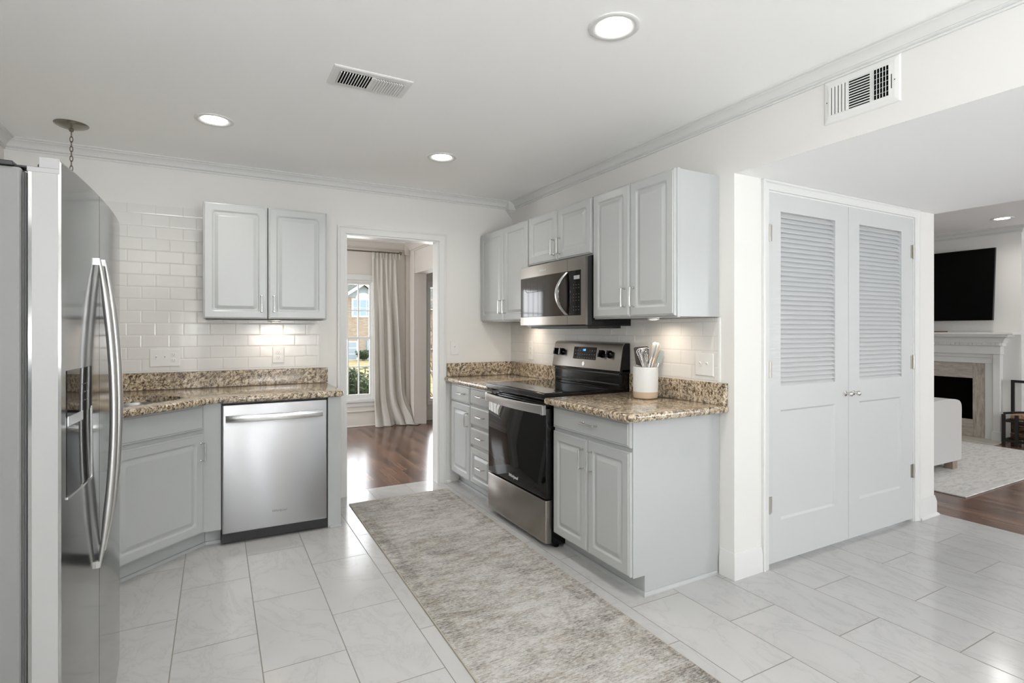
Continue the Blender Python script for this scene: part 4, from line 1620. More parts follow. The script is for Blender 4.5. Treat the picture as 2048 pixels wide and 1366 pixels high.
def dband(y0, y1, z0, z1, out, name, mat, par):
    mb = MB()
    rings = []
    for k in range(9):
        y = y0 + (y1 - y0) * k / 8
        rings.append([(fx_at(y) - 0.004, y, z0), (fx_at(y) + out, y, z0), (fx_at(y) + out, y, z1), (fx_at(y) - 0.004, y, z1)])
    mb.loft(rings)
    return mb.build(name, mat, par, smooth=30)


dp = dband(dy0, dy1, 1.100, 1.217, 0.0015, 'dispenser_panel', 'black_glass', dl)
dband(dy0, dy1, 0.905, 1.100, 0.0008, 'dispenser_recess', 'black_glass', dl)
dband(dy0, dy1, 0.900, 0.906, 0.0030, 'drip_tray', 'stainless_bright', dl)
dband(dy1, dy1 + 0.006, 0.900, 1.105, 0.0030, 'dispenser_frame', 'stainless_bright', dl)
dband(dy0 + 0.004, dy0 + 0.12, 1.080, 1.104, 0.0030, 'paddle', 'stainless_bright', dl)
mb = MB()
for i in range(3):
    for j in range(3):
        y = -2.57 + i * 0.022
        mb.box(fx_at(y) + 0.0010, fx_at(y) + 0.0020, y, y + 0.012, 1.128 + j * 0.022, 1.131 + j * 0.022)
mb.build('keypad_print', 'key_print', dp)

# ------------------------------------------------------------------ ceiling fixtures


def downlight(x, y, z, label, rad=0.098, power=None, group='recessed ceiling lights'):
    r = thing('recessed_light', (x, y, z), label, 'ceiling light', group)
    mb = MB()
    # trim ring with cone going up to the lens
    mb.lathe([(rad, -0.0005), (rad, -0.005), (rad - 0.006, -0.008), (rad * 0.76, -0.006), (rad * 0.66, -0.001)], (x, y, z), 40, 'z', False, False)
    mb.build('trim_ring', 'white_plastic', r, smooth=40)
    MB().lathe([(rad * 0.665, -0.0015), (0.001, -0.0015)], (x, y, z), 40, 'z', False, False).build('lens', 'lamp_glow', r)
    if power:
        L = area_light('recessed_lamp', (x, y, z - 0.012), (0, 0, 0), 0.12, 0.12, power, (1.0, 0.965, 0.91), 'DISK', math.radians(150))
        L.parent = r
        L.location = (0, 0, -0.012)
    return r


PW = 3.5
downlight(-1.049, -2.735, ZC, 'recessed ceiling light at the top centre, nearest of those in the picture', power=PW)
downlight(-2.405, -0.935, ZC, 'recessed ceiling light above the left wall cabinet', power=PW)
downlight(-1.055, -0.935, ZC, 'recessed ceiling light in front of the dining doorway', power=PW)
downlight(-2.42, -2.735, ZC, 'recessed ceiling light over the middle of the kitchen, above the camera', power=PW)
downlight(-1.05, -4.9, ZC, 'recessed ceiling light behind the camera on the hall side', power=PW)
downlight(-2.42, -4.9, ZC, 'recessed ceiling light behind the camera on the refrigerator side', power=PW)
downlight(5.13, -1.775, ZL, 'recessed ceiling light in the living room near the chimney breast', power=PW)
downlight(3.4, 0.2, ZL, 'recessed living room ceiling light above the sofa', power=PW)
downlight(3.4, -3.6, ZL, 'recessed living room ceiling light near the hall', power=PW)

# ceiling register
vx0, vx1, vy0, vy1 = -1.940, -1.577, -1.915, -1.715
r = thing('ceiling_register', ((vx0 + vx1) / 2, (vy0 + vy1) / 2, ZC), 'white metal air register in the ceiling', 'air vent')
mb = MB()
panel(mb, (vx0, vy0, ZC), (1, 0, 0), (0, 0, -1), vx1 - vx0, vy1 - vy0, [(0, 0.0, 0.002), (0, 0.003, 0.002), (0.006, 0.007, 0.003), (0.034, 0.0075, 0.003), (0.036, 0.006, 0.003)], V=(0, 1, 0))
mb.build('faceplate', 'vent_metal', r)
mb = MB()
mb.box(vx0 + 0.040, vx0 + 0.178, vy0 + 0.038, vy1 - 0.038, ZC - 0.0082, ZC - 0.006)
mb.build('duct_shade', 'void_shade', r)  # black sheet on the plate stands for the shade in the duct
mb = MB()
mb.box(vx0 + 0.189, vx1 - 0.040, vy0 + 0.038, vy1 - 0.038, ZC - 0.0082, ZC - 0.006)
mb.build('damper_plate', 'fridge_side', r)
mb = MB()
for i in range(12):
    xx = vx0 + 0.040 + i * 0.0125
    mb.obox((xx, vy0 + 0.036, ZC - 0.008), (1, 0, 0), (0, 1, 0), (-0.35, 0, -1), -0.0022, 0.0022, 0, vy1 - vy0 - 0.072, 0, 0.008)
for i in range(12):
    xx = vx0 + 0.191 + i * 0.0122
    mb.obox((xx, vy0 + 0.036, ZC - 0.008), (1, 0, 0), (0, 1, 0), (0.9, 0, -1), -0.0026, 0.0026, 0, vy1 - vy0 - 0.072, 0, 0.008)
mb.box(vx0 + 0.178, vx0 + 0.189, vy0 + 0.036, vy1 - 0.036, ZC - 0.010, ZC - 0.006)
mb.build('fins', 'vent_metal', r)
MB().box(vx1 - 0.030, vx1 - 0.027, vy0 + 0.10, vy0 + 0.13, ZC - 0.010, ZC - 0.0072).build('lever', 'black_plastic', r)

# wall register
wy0, wy1, wz0, wz1 = -2.922, -3.232, 2.232, 2.4235
r = thing('wall_register', (0, (wy0 + wy1) / 2, wz0), 'white three-part metal air register on the wall over the hall opening', 'air vent')
mb = MB()
w, h = wy0 - wy1, wz1 - wz0
panel(mb, (-0.0006, wy0, wz0), Ur, Nr, w, h, [(0, 0.0, 0.002), (0, 0.002, 0.002), (0.005, 0.0055, 0.003), (0.020, 0.0085, 0.003)])
mb.build('faceplate', 'vent_metal', r)
ha, hb = 0.036, h - 0.036
mb = MB()
mb.obox((-0.0006, wy0, wz0), Ur, (0, 0, 1), Nr, 0.112, 0.196, ha, hb + 0.004, 0.0086, 0.0090)
mb.obox((-0.0006, wy0, wz0), Ur, (0, 0, 1), Nr, 0.210, 0.268, ha, hb + 0.004, 0.0086, 0.0090)
for i in range(5):
    mb.obox((-0.0006, wy0, wz0), Ur, (0, 0, 1), Nr, 0.034 + i * 0.0145, 0.0385 + i * 0.0145, ha, hb, 0.0086, 0.0090)
mb.obox((-0.0006, wy0, wz0), Ur, (0, 0, 1), Nr, 0.277, 0.280, 0.060, 0.118, 0.0086, 0.0090)
mb.obox((-0.0006, wy0, wz0), Ur, (0, 0, 1), Nr, 0.014, 0.018, 0.094, 0.098, 0.0086, 0.0092)
mb.obox((-0.0006, wy0, wz0), Ur, (0, 0, 1), Nr, 0.288, 0.292, 0.090, 0.094, 0.0086, 0.0092)
mb.build('duct_shade', 'void_shade', r)  # black sheets stand for shade between the fins, plus small dark marks
mb = MB()
for i in range(6):
    mb.obox((-0.0006, wy0, wz0), Ur, (0, 0, 1), (-1, 0.5, 0), 0.0385 + i * 0.0145 - 0.006, 0.0385 + i * 0.0145 + 0.002, ha - 0.002, hb + 0.002, 0.0086, 0.0125)
for j in range(11):
    mb.obox((-0.0006, wy0, wz0), Ur, (0, 0, 1), (-1, 0, 0.25), 0.110, 0.198, ha + 0.002 + j * 0.0113, ha + 0.002 + j * 0.0113 + 0.0030, 0.009, 0.013)
for i in range(6):
    mb.obox((-0.0006, wy0, wz0), Ur, (0, 0, 1), (-1, -0.3, 0), 0.208 + i * 0.0115, 0.2105 + i * 0.0115, ha, hb + 0.004, 0.009, 0.014)
for j in range(5):
    mb.obox((-0.0006, wy0, wz0), Ur, (0, 0, 1), Nr, 0.210, 0.268, ha + 0.018 + j * 0.0215, ha + 0.0192 + j * 0.0215, 0.009, 0.0098)
mb.build('fins', 'vent_metal', r)

# pendant over the sink
px, py = -3.120, -0.470
r = thing('pendant_light', (px, py, ZC), 'small pendant lamp hanging by a chain from a bronze ceiling canopy, behind the refrigerator', 'pendant light')
MB().lathe([(0.080, -0.0005), (0.081, -0.004), (0.078, -0.008), (0.062, -0.017), (0.036, -0.026), (0.014, -0.031), (0.010, -0.042), (0.004, -0.046)], (px, py, ZC), 36).build('canopy', 'aged_nickel', r, smooth=45)
mb = MB()
z = ZC - 0.046
k = 0
while z > 2.10:
    pts = []
    for q in range(13):
        a = 2 * PI * q / 12
        u_, w_ = 0.0068 * math.cos(a), 0.0175 * math.sin(a)
        if k % 2: pts.append((px + u_, py, z - 0.0135 + w_))
        else: pts.append((px, py + u_, z - 0.0135 + w_))
    mb.tube(pts, 0.0022, 6, False)
    z -= 0.0275
    k += 1
mb.build('chain', 'bronze', r, smooth=60)
mb = MB()
mb.lathe([(0.004, 2.105), (0.020, 2.10), (0.024, 2.07), (0.030, 2.055)], (px, py, 0), 24)
mb.build('shade_cap', 'bronze', r, smooth=45)
mb = MB()
mb.lathe([(0.030, 2.056), (0.060, 2.03), (0.095, 1.98), (0.115, 1.93), (0.112, 1.93), (0.092, 1.978), (0.057, 2.026), (0.028, 2.052)], (px, py, 0), 32, 'z', False, False)
mb.build('glass_shade', 'frosted', r, smooth=60)

# puck lights under the wall cabinets


def puck(x, y, z, label, power, dirn=None):
    r = thing('puck_light', (x, y, z), label, 'cabinet light', 'puck lights under the wall cabinets')
    MB().lathe([(0.034, -0.0005), (0.034, -0.010), (0.031, -0.012), (0.027, -0.012)], (x, y, z), 28, 'z', False, False).build('housing', 'white_plastic', r, smooth=40)
    MB().lathe([(0.0275, -0.0115), (0.001, -0.0115)], (x, y, z), 28, 'z', False, False).build('lens', 'puck_glow', r)
    L = area_light('puck_lamp', (x, y, z), (0, 0, 0), 0.05, 0.05, power, (1.0, 0.83, 0.66), 'DISK', math.radians(160))
    L.parent = r
    L.location = (0, 0, -0.014)
    return r


puck(-2.02, -0.13, 1.386, 'puck light under the cabinet above the dishwasher', 0.36)
puck(-0.15, -0.48, 1.388, 'puck light under the corner cabinet left of the microwave', 0.45)
puck(-0.17, -2.02, 1.388, 'puck light under the cabinet above the utensil crock', 0.5)

# ------------------------------------------------------------------ outlets and switches


def plate(kind_name, O, U, N, w, h, items, label, cat):
    """O = lower left corner of the plate; items = list of ('outlet'|'toggle', centre a)"""
    O, U, N = Vector(O), Vector(U), Vector(N)
    V = Vector((0, 0, 1))
    r = thing(kind_name, tuple(O + U * w / 2), label, cat)
    mb = MB()
    panel(mb, O, U, N, w, h, [(0, 0.0002, 0.003), (0, 0.003, 0.003), (0.003, 0.0058, 0.003), (0.006, 0.006, 0.003)])
    mb.build('cover_plate', 'white_plastic', r)
    for kind, a in items:
        if kind == 'outlet':
            for s in (-1, 1):
                c = O + U * a + V * (h / 2 + s * 0.0195)
                mb = MB()
                rings = []
                for n_, rr in ((0.006, 1.0), (0.0085, 1.0), (0.009, 0.93)):
                    rings.append([c + N * n_ + U * (0.0165 * rr * math.copysign(abs(math.cos(q)) ** 0.6, math.cos(q))) + V * (0.0135 * rr * math.copysign(abs(math.sin(q)) ** 0.8, math.sin(q))) for q in [2 * PI * k / 20 for k in range(20)]])
                mb.loft(rings)
                so = mb.build('outlet_face', 'white_plastic', r)
                mb = MB()
                for du in (-0.0062, 0.0062):
                    mb.obox(c, U, V, N, du - 0.0009, du + 0.0009, -0.0015, 0.0065, 0.0088, 0.0093)
                mb.obox(c, U, V, N, -0.002, 0.002, -0.0085, -0.005, 0.0088, 0.0093)
                mb.build('slots', 'wall_plate_slot', so)
        else:
            c = O + U * a + V * (h / 2)
            mb = MB()
            mb.obox(c, U, V, N, -0.005, 0.005, -0.012, 0.012, 0.0055, 0.0075)
            mb.obox(c, U, (V + N * 0.9).normalized(), (N - V * 0.9).normalized() * 1.0, -0.0035, 0.0035, 0.003, 0.020, -0.002, 0.005)
            mb.build('toggle', 'white_plastic', r, bevel=0.0006)
    return r


plate('switch_plate', (-2.790, -0.012, 1.068), Ub, Nb, 0.176, 0.122, [('toggle', 0.038), ('toggle', 0.088), ('outlet', 0.138)], 'wide white plate with two switches and an outlet, above the sink counter', 'switch plate')
plate('wall_outlet', (-2.030, -0.012, 1.072), Ub, Nb, 0.080, 0.122, [('outlet', 0.040)], 'white duplex outlet on the tile under the left wall cabinet', 'outlet')
plate('light_switch', (-0.612, -0.0005, 1.102), Ub, Nb, 0.080, 0.120, [('toggle', 0.040)], 'single white light switch between the doorway and the corner cabinet', 'light switch')
plate('wall_outlet', (-0.012, -0.330, 1.060), Ur, Nr, 0.078, 0.160, [('outlet', 0.039)], 'white outlet on the tile to the left of the range', 'outlet')
plate('switch_plate', (-0.012, -2.190, 1.062), Ur, Nr, 0.128, 0.126, [('toggle', 0.040), ('toggle', 0.088)], 'white double switch plate on the tile right of the utensil crock', 'switch plate')

# ------------------------------------------------------------------ rug
rc = Vector((-1.135, -1.745, 0.0))
ra = 0.018
ux, uy = Vector((math.cos(ra), -math.sin(ra) * -1, 0)), Vector((math.sin(ra) * 1, math.cos(ra), 0))
ux = Vector((math.cos(ra), 0.030, 0)).normalized()
uy = Vector((0.012, 1, 0)).normalized()
RW, RLn = 0.80, 3.08
r = thing('runner_rug', tuple(rc), 'long distressed grey and beige runner rug on the tile floor along the range', 'rug')
mb = MB()
mb.obox(rc, ux, uy, (0, 0, 1), -RW / 2, RW / 2, -RLn / 2, RLn / 2, 0.0005, 0.007)
mb.build('pile', 'runner_weave', r, bevel=0.002)
mb = MB()
cs = [rc + ux * a + uy * b + Vector((0, 0, 0.0045)) for a, b in ((-RW / 2, -RLn / 2), (RW / 2, -RLn / 2), (RW / 2, RLn / 2), (-RW / 2, RLn / 2), (-RW / 2, -RLn / 2))]
mb.tube(cs[:2], 0.0035, 6).tube(cs[1:3], 0.0035, 6).tube(cs[2:4], 0.0035, 6).tube(cs[3:5], 0.0035, 6)
paint('rug_binding', (0.42, 0.38, 0.32), 0.9, 0.1, 0.05)
mb.build('bound_edge', 'rug_binding', r)

# ------------------------------------------------------------------ utensil crock
kx, ky, kz = -0.165, -1.948, CT1 + 0.0005
r = thing('utensil_crock', (kx, ky, kz), 'white ceramic utensil crock with a raw clay base on the granite', 'crock')
R0 = 0.072
mb = MB()
mb.lathe([(R0, 0.040), (R0 + 0.001, 0.07), (R0 + 0.001, 0.180), (R0, 0.185), (R0 - 0.004, 0.185), (R0 - 0.005, 0.180), (R0 - 0.006, 0.02)], (kx, ky, kz), 40, 'z', False, True)
mb.build('glazed_body', 'ceramic_white', r, smooth=40)
MB().lathe([(R0 - 0.012, 0.0), (R0 - 0.004, 0.004), (R0 - 0.001, 0.014), (R0 + 0.0002, 0.0405)], (kx, ky, kz), 40).build('clay_base', 'ceramic_raw', r, smooth=40)
# view-aligned basis is avoided: utensils are laid out along y (left-right of the counter) with lean
top = kz + 0.15


def P(dx, dy, dz):
    return Vector((kx + dx * 1.25, ky + dy * 1.25, kz + dz * 1.2))


RT = Vector((0.877, -0.48, 0)) * 1.0     # along the near counter edge diagonal
BK = Vector((0.48, 0.877, 0))
KC = Vector((kx, ky, kz))


def Q(l, b, h):
    return KC + RT * l + BK * b + Vector((0, 0, h))


ZR = 0.185
r = thing('whisk', tuple(Q(-0.01, -0.01, 0.025)), 'steel balloon whisk standing wires-up in the utensil crock', 'whisk')
w0, w1, w2 = Q(0.004, -0.012, 0.025), Q(-0.006, -0.018, 0.160), Q(-0.020, -0.022, 0.296)
MB().tube([w0, w1], 0.006, 12).build('grip', 'stainless_bright', r, smooth=50)
axis = (w2 - w1)
L = axis.length
axis.normalize()
s1 = (RT - axis * RT.dot(axis)).normalized()
s2 = axis.cross(s1)
mb = MB()
for i, (aa, wd) in enumerate(((0, 0.050), (0.2, 0.039), (-0.25, 0.028), (0.1, 0.016), (1.2, 0.040), (1.9, 0.040))):
    dr_ = s1 * math.cos(aa) + s2 * math.sin(aa)
    pts = []
    for k in range(29):
        f = PI * k / 28 * 1.0
        # loop: sides rise from the neck, rounded top
        g = k / 28 * 2 - 1
        hgt = (1 - abs(g) ** 2.6)
        ww = wd * math.copysign(min(1.0, abs(math.sin(g * PI * 0.5)) ** 0.55) * (1 - max(0, abs(g) - 0.45) / 0.55 * 0.86), g)
        pts.append(w1 + axis * (L * hgt * (1 - 0.02 * i)) + dr_ * ww)
    mb.tube(pts, 0.0014, 6, False)
mb.build('wires', 'stainless_bright', r, smooth=60)


def paddle(name, label, base, tip, wdir, w0, w1, hl, th, mat, hmat, rnd=0.012, cat='spatula'):
    base, tip, wdir = Vector(base), Vector(tip), Vector(wdir)
    r = thing(name, tuple(base), label, cat)
    ax = (tip - base).normalized()
    wdir = (wdir - ax * wdir.dot(ax)).normalized()
    nn = ax.cross(wdir)
    L = (tip - base).length
    MB().tube([base, base + ax * (L - hl + 0.01)], [0.0048, 0.0042], 10).build('shaft', hmat, r, smooth=50)
    N_ = 5
    b0 = L - hl
    ol = [(-0.006, b0), (-w0 / 2, b0 + 0.015)]
    for k in range(N_ + 1):
        a = PI - PI / 2 * k / N_
        ol.append((-w1 / 2 + rnd + rnd * math.cos(a), L - rnd + rnd * math.sin(a)))
    for k in range(N_ + 1):
        a = PI / 2 - PI / 2 * k / N_
        ol.append((w1 / 2 - rnd + rnd * math.cos(a), L - rnd + rnd * math.sin(a)))
    ol += [(w0 / 2, b0 + 0.015), (0.006, b0)]
    mb = MB()
    mb.loft([[base + ax * b + wdir * a * s_ + nn * n_ for a, b in ol] for s_, n_ in ((0.96, -th / 2), (1, -th / 4), (1, th / 4), (0.96, th / 2))])
    mb.build('blade', mat, r, smooth=35)
    return r


paddle('spatula', 'dark brown silicone turner behind the whisk in the crock', Q(0.0, 0.020, 0.025), Q(-0.018, 0.034, ZR + 0.118), RT, 0.078, 0.090, 0.118, 0.005, 'silicone_dark', 'silicone_dark')
paddle('spatula', 'tan square-headed spatula at the back of the crock', Q(0.022, 0.016, 0.025), Q(0.076, 0.040, ZR + 0.122), RT, 0.044, 0.056, 0.112, 0.005, 'silicone_tan', 'silicone_tan', 0.004)
paddle('spatula', 'grey-green slanted silicone spatula on the right side of the crock', Q(0.018, -0.030, 0.025), Q(0.092, -0.022, ZR + 0.098), RT + Vector((0, 0, 0.5)), 0.034, 0.030, 0.088, 0.006, 'silicone_grey', 'stainless_bright', 0.010)
r = thing('tongs', tuple(Q(-0.012, -0.036, 0.025)), 'tall pale-headed tongs with steel arms leaning right in the crock', 'tongs')
b_, t_ = Q(-0.030, -0.036, 0.025), Q(0.056, -0.040, ZR + 0.146)
ax = (t_ - b_).normalized()
Lt = (t_ - b_).length
wd = (RT - ax * RT.dot(ax)).normalized()
nn = ax.cross(wd)
for sg in (-1, 1):
    mb = MB()
    mb.obox(b_ + wd * (sg * 0.008), nn, ax, wd, -0.0075, 0.0075, 0, Lt - 0.085, -0.0012, 0.0012)
    mb.build('arm', 'stainless_bright', r)
    mb = MB()
    rings = []
    for k in range(15):
        f = k / 14
        ww = 0.008 + 0.0085 * math.sin(min(1.0, f * 1.1) * PI * 0.6)
        if f > 0.8: ww *= math.sqrt(max(0.03, 1 - ((f - 0.8) / 0.2) ** 2))
        c = b_ + wd * (sg * 0.0085) + ax * (Lt - 0.092 + 0.092 * f)
        rings.append([c + wd * (0.8 * ww * math.cos(2 * PI * q / 16)) + nn * (1.3 * ww * math.sin(2 * PI * q / 16)) for q in range(16)])
    mb.loft(rings)
    mb.build('head', 'silicone_pale', r, smooth=60)

# ------------------------------------------------------------------ curtain in the dining room
r = thing('curtain', (-0.33, 2.97, 0.0), 'long off-white linen curtain pooling on the dining room floor', 'curtain')
mb = MB()
NU, NV = 110, 40
rows = []
for j in range(NV + 1):
    f = j / NV                      # 0 top .. 1 floor
    z = 2.375 - f * 2.355
    left = -0.535 + 0.02 * f
    right = -0.165 + 0.16 * max(0, f - 0.08) ** 1.1 * (0.75 if f < 0.8 else 0.75)
    amp = 0.018 + 0.018 * min(1, f * 3)
    if f > 0.80:
        q = (f - 0.80) / 0.2
        right += 0.17 * q ** 1.8
        left += 0.0 * q
    row = []
    for i in range(NU + 1):
        s = i / NU
        nf = 6.0
        ph = s * nf * 2 * PI + 0.25 * math.sin(2.0 * f + s * 4)
        mix = min(1, f * 2.2)
        top = math.copysign(abs(math.sin(ph * 1.0)) ** 0.5, math.sin(ph)) * 0.012
        low = (0.75 * math.sin(ph * 0.62 + 0.25 * math.sin(f * 3)) + 0.18 * math.sin(ph * 1.3 + 1.3) + 0.3 * math.sin(ph * 0.3 + 1.2 * f))
        y = 2.985 - (top * (1 - mix) + low * amp * mix)
        x = left + (right - left) * s + 0.01 * math.sin(ph + 1.2) * mix
        zz = z
        if f > 0.86:
            q = (f - 0.86) / 0.14
            y -= q ** 1.6 * (0.10 + 0.05 * math.sin(s * 9)) * (0.5 + 0.7 * s)
            zz = max(0.004, z - 0.02 * q + 0.012 * math.sin(s * 23) * q)
            if q > 0.7: zz = 0.006 + 0.010 * abs(math.sin(s * 17 + 1)) * (1.2 - q)
        row.append((x, y, zz))
    rows.append(row)
vs = [p for row in rows for p in row]
fs = [(j * (NU + 1) + i, j * (NU + 1) + i + 1, (j + 1) * (NU + 1) + i + 1, (j + 1) * (NU + 1) + i) for j in range(NV) for i in range(NU)]
mb.add(vs, fs)
o = mb.build('panel', 'curtain_linen', r, smooth=180, flip_fix=False)
sm = o.modifiers.new('th', 'SOLIDIFY')
sm.thickness = 0.002
mb = MB()
for i in range(9):
    x = -0.52 + i * 0.044
    mb.box(x, x + 0.012, 2.955, 2.965, 2.285, 2.372)
mb.build('pleats', 'curtain_linen', r, bevel=0.004)
r = thing('curtain_rod', (-1.2, 2.99, 2.39), 'dark bronze curtain rod with a round finial above the dining room window', 'curtain rod')
MB().tube([(-3.3, 3.0, 2.385), (-0.16, 3.0, 2.385)], 0.0095, 12).build('rod', 'bronze', r, smooth=50)
MB().lathe([(0.010, 0), (0.014, 0.004), (0.024, 0.014), (0.026, 0.024), (0.022, 0.036), (0.006, 0.042)], (-0.160, 3.0, 2.385), 20, 'x').build('finial', 'bronze', r, smooth=60)
mb = MB()
for xx in (-3.2, -0.47):
    mb.box(xx - 0.006, xx + 0.006, 3.0, DY, 2.378, 2.392)
mb.build('bracket', 'bronze', r)

# ------------------------------------------------------------------ living room: fireplace surround
r = thing('fireplace', (5.75, -0.6, 0.0), 'white fireplace mantel with a travertine surround and dark firebox', 'fireplace')
bx = 5.799
ya_, yb_ = -1.396, -0.172          # outer edges of the stone
mb = MB()
for s0, s1 in ((ya_ - 0.085, ya_), (yb_, yb_ + 0.085)):
    mb.box(bx - 0.045, bx, s0, s1, 0, 0.914)
for s0, s1 in ((ya_ - 0.155, ya_ - 0.0855), (yb_ + 0.0855, yb_ + 0.155)):
    mb.box(bx - 0.075, bx, s0, s1, 0, 1.0295)
    mb.box(bx - 0.092, bx, s0 - 0.012, s1 + 0.012, 0, 0.11)
mb.box(bx - 0.0455, bx, ya_ - 0.085, yb_ + 0.085, 0.9145, 0.985)
mb.box(bx - 0.060, bx, ya_ - 0.085, yb_ + 0.085, 0.9855, 1.0295)
mb.box(bx - 0.095, bx, ya_ - 0.165, yb_ + 0.165, 1.03, 1.125)
mb.build('mantel_surround', 'trim_paint', r, bevel=0.003)
mb = MB()
rings = []
MP = [(0.10, 1.1255), (0.118, 1.13), (0.118, 1.165), (0.128, 1.168), (0.135, 1.190), (0.155, 1.218), (0.185, 1.236), (0.195, 1.238), (0.195, 1.262)]
for a, z in MP:
    rings.append([(bx, ya_ - 0.07 - a, z), (bx - a, ya_ - 0.07 - a, z), (bx - a, yb_ + 0.07 + a, z), (bx, yb_ + 0.07 + a, z)])
mb.loft(rings)
mb.build('mantel_moulding', 'trim_paint', r)
MB().box(bx - 0.215, bx, -1.715, yb_ + 0.32, 1.2625, 1.288).build('mantel_shelf', 'trim_paint', r, bevel=0.004)
mb = MB()
y = ya_ - 0.17
while y < yb_ + 0.16:
    mb.box(bx - 0.132, bx - 0.11, y, y + 0.022, 1.136, 1.160)
    y += 0.044
mb.build('dentil_band', 'trim_paint', r)
MB().box(bx - 0.025, bx, ya_ + 0.0005, ya_ + 0.128, 0.0065, 0.9135).build('stone_leg', 'travertine', r)
MB().box(bx - 0.025, bx, yb_ - 0.128, yb_ - 0.0005, 0.0065, 0.9135).build('stone_leg', 'travertine', r)
MB().box(bx - 0.025, bx, ya_ + 0.1285, yb_ - 0.1285, 0.725, 0.9135).build('stone_header', 'travertine_flat', r)
MB().box(bx - 0.025, bx, ya_ + 0.1285, yb_ - 0.1285, 0.0065, 0.215).build('stone_sill', 'travertine_flat', r)
mb = MB()
mb.box(bx + 0.002, 6.28, -1.29, -1.26, 0.14, 0.72)
mb.box(bx + 0.002, 6.28, -0.31, -0.28, 0.14, 0.72)
mb.box(6.25, 6.28, -1.2595, -0.3105, 0.14, 0.72)
mb.box(bx + 0.002, 6.28, -1.2595, -0.3105, 0.721, 0.74)
mb.box(bx + 0.002, 6.28, -1.2595, -0.3105, 0.12, 0.139)
mb.build('firebox', 'soot', r)
MB().box(5.35, bx - 0.03, -1.62, 0.02, 0.0, 0.006).build('hearth', 'hearth_stone', r)

# TV
r = thing('television', (5.70, -0.75, 1.43), 'large black flat screen mounted above the mantel', 'television')
mb = MB()
tU = Vector((0.0, -1, 0.0))
tV = Vector((-0.02, -0.035, 1)).normalized()
tN = Vector((-1, 0, -0.02)).normalized()
O = Vector((5.72, 0.02, 1.432))
mb.obox(O, tU, tV, tN, 0.0, 1.515, 0.0, 0.862, 0.0, 0.03)
mb.build('bezel', 'black_enamel', r, bevel=0.002)
MB().obox(O, tU, tV, tN, 0.008, 1.507, 0.008, 0.854, 0.030, 0.0312).build('screen', 'tv_screen', r)
MB().box(5.72, 5.797, -0.9, -0.5, 1.6, 2.1).build('wall_mount', 'iron', r)

# something low on the mantel beside the wall end: a short stack of books
r = thing('book', (5.68, -0.91, 1.2885), 'brown book lying flat on the mantel under the television', 'book')
MB().box(5.62, 5.76, -1.015, -0.80, 1.2885, 1.3035).build('cover', 'book_brown', r, bevel=0.001)

# living room rug
mb = MB().box(2.755, 5.30, -2.372, 0.6, 0.0, 0.010)
tag(mb.build('area_rug', 'living_rug_weave', bevel=0.003), 'pale grey woven area rug under the sofa in the living room', 'rug')

# sofa (arm end faces the kitchen)
r = thing('sofa', (3.3, -1.0, 0.01), 'off-white linen sofa seen at its arm, standing on the pale rug', 'sofa')
sy = -1.93
mb = MB()


def arm(y0, y1):
    mb = MB()
    prof = [(2.86, 0.085), (3.80, 0.085), (3.815, 0.10), (3.82, 0.58), (3.815, 0.61), (3.80, 0.635), (3.775, 0.652), (3.72, 0.664), (3.60, 0.674), (3.45, 0.676), (3.25, 0.666), (3.05, 0.648), (2.90, 0.630), (2.86, 0.61)]
    mb.loft([[(a, y0, b) for a, b in prof], [(a, y1, b) for a, b in prof]])
    return mb


for k, (a, b) in enumerate(((sy, sy + 0.20), (0.0, 0.20))):
    arm(a, b).build('arm', 'sofa_linen', r, bevel=0.02, segs=4, smooth=60)
MB().box(2.88, 3.76, sy + 0.205, -0.005, 0.085, 0.30).build('seat_base', 'sofa_linen', r, bevel=0.01)
for k in range(2):
    a = sy + 0.21 + k * 0.86
    MB().box(3.06, 3.80, a, a + 0.85, 0.302, 0.46).build('seat_cushion', 'sofa_linen', r, bevel=0.04, segs=4, smooth=40)
mb = MB()
prof = [(2.86, 0.085), (3.04, 0.085), (3.02, 0.78), (2.88, 0.78)]
mb.loft([[(a, sy + 0.205, b) for a, b in prof], [(a, -0.005, b) for a, b in prof]])
mb.build('backrest', 'sofa_linen', r, bevel=0.03, segs=4, smooth=40)
for lx, ly in ((3.66, sy + 0.01), (2.92, sy + 0.01), (3.66, 0.06), (2.92, 0.06)):
    MB().box(lx, lx + 0.09, ly, ly + 0.07, 0.0105, 0.084).build('leg', 'oak_leg', r)

# log rack
r = thing('log_rack', (5.65, -1.98, 0.0), 'black iron firewood rack beside the fireplace', 'log holder')
mb = MB()
y0, y1 = -2.20, -1.66
xf, xb = 5.50, 5.745
s = 0.014
posts = [y0, (y0 + y1) / 2 - 0.06, y1 - 0.115, y1]
g_ = 0.0004
for xx in (xf, xb):
    for yy in posts:
        zt = 0.355 if xx == xf else (0.705 if yy in (y0, y1) else 0.355)
        mb.box(xx - s, xx + s, yy - s, yy + s, 0.0, zt)
    for za, zb_ in ((0.045, 0.073), (0.270, 0.292)):
        for pa, pb in zip(posts, posts[1:]):
            mb.box(xx - s * 0.9, xx + s * 0.9, pa + s + g_, pb - s - g_, za, zb_)
for yy in (y0, y1):
    for za, zb_ in ((0.045, 0.073), (0.270, 0.292)):
        mb.box(xf + s + g_, xb - s - g_, yy - s * 0.9, yy + s * 0.9, za, zb_)
for k in range(5):
    yy = y0 + 0.07 + k * 0.10
    mb.box(xf + s + g_, xb - s - g_, yy - 0.004, yy + 0.004, 0.286, 0.2955)
    mb.box(xf + s + g_, xb - s - g_, yy - 0.004, yy + 0.004, 0.064, 0.0755)
mb.tube([(xf, y1 - (y1 - y0) * k / 12, 0.366 + 0.035 * math.sin(PI * k / 12)) for k in range(13)], 0.0125, 8)
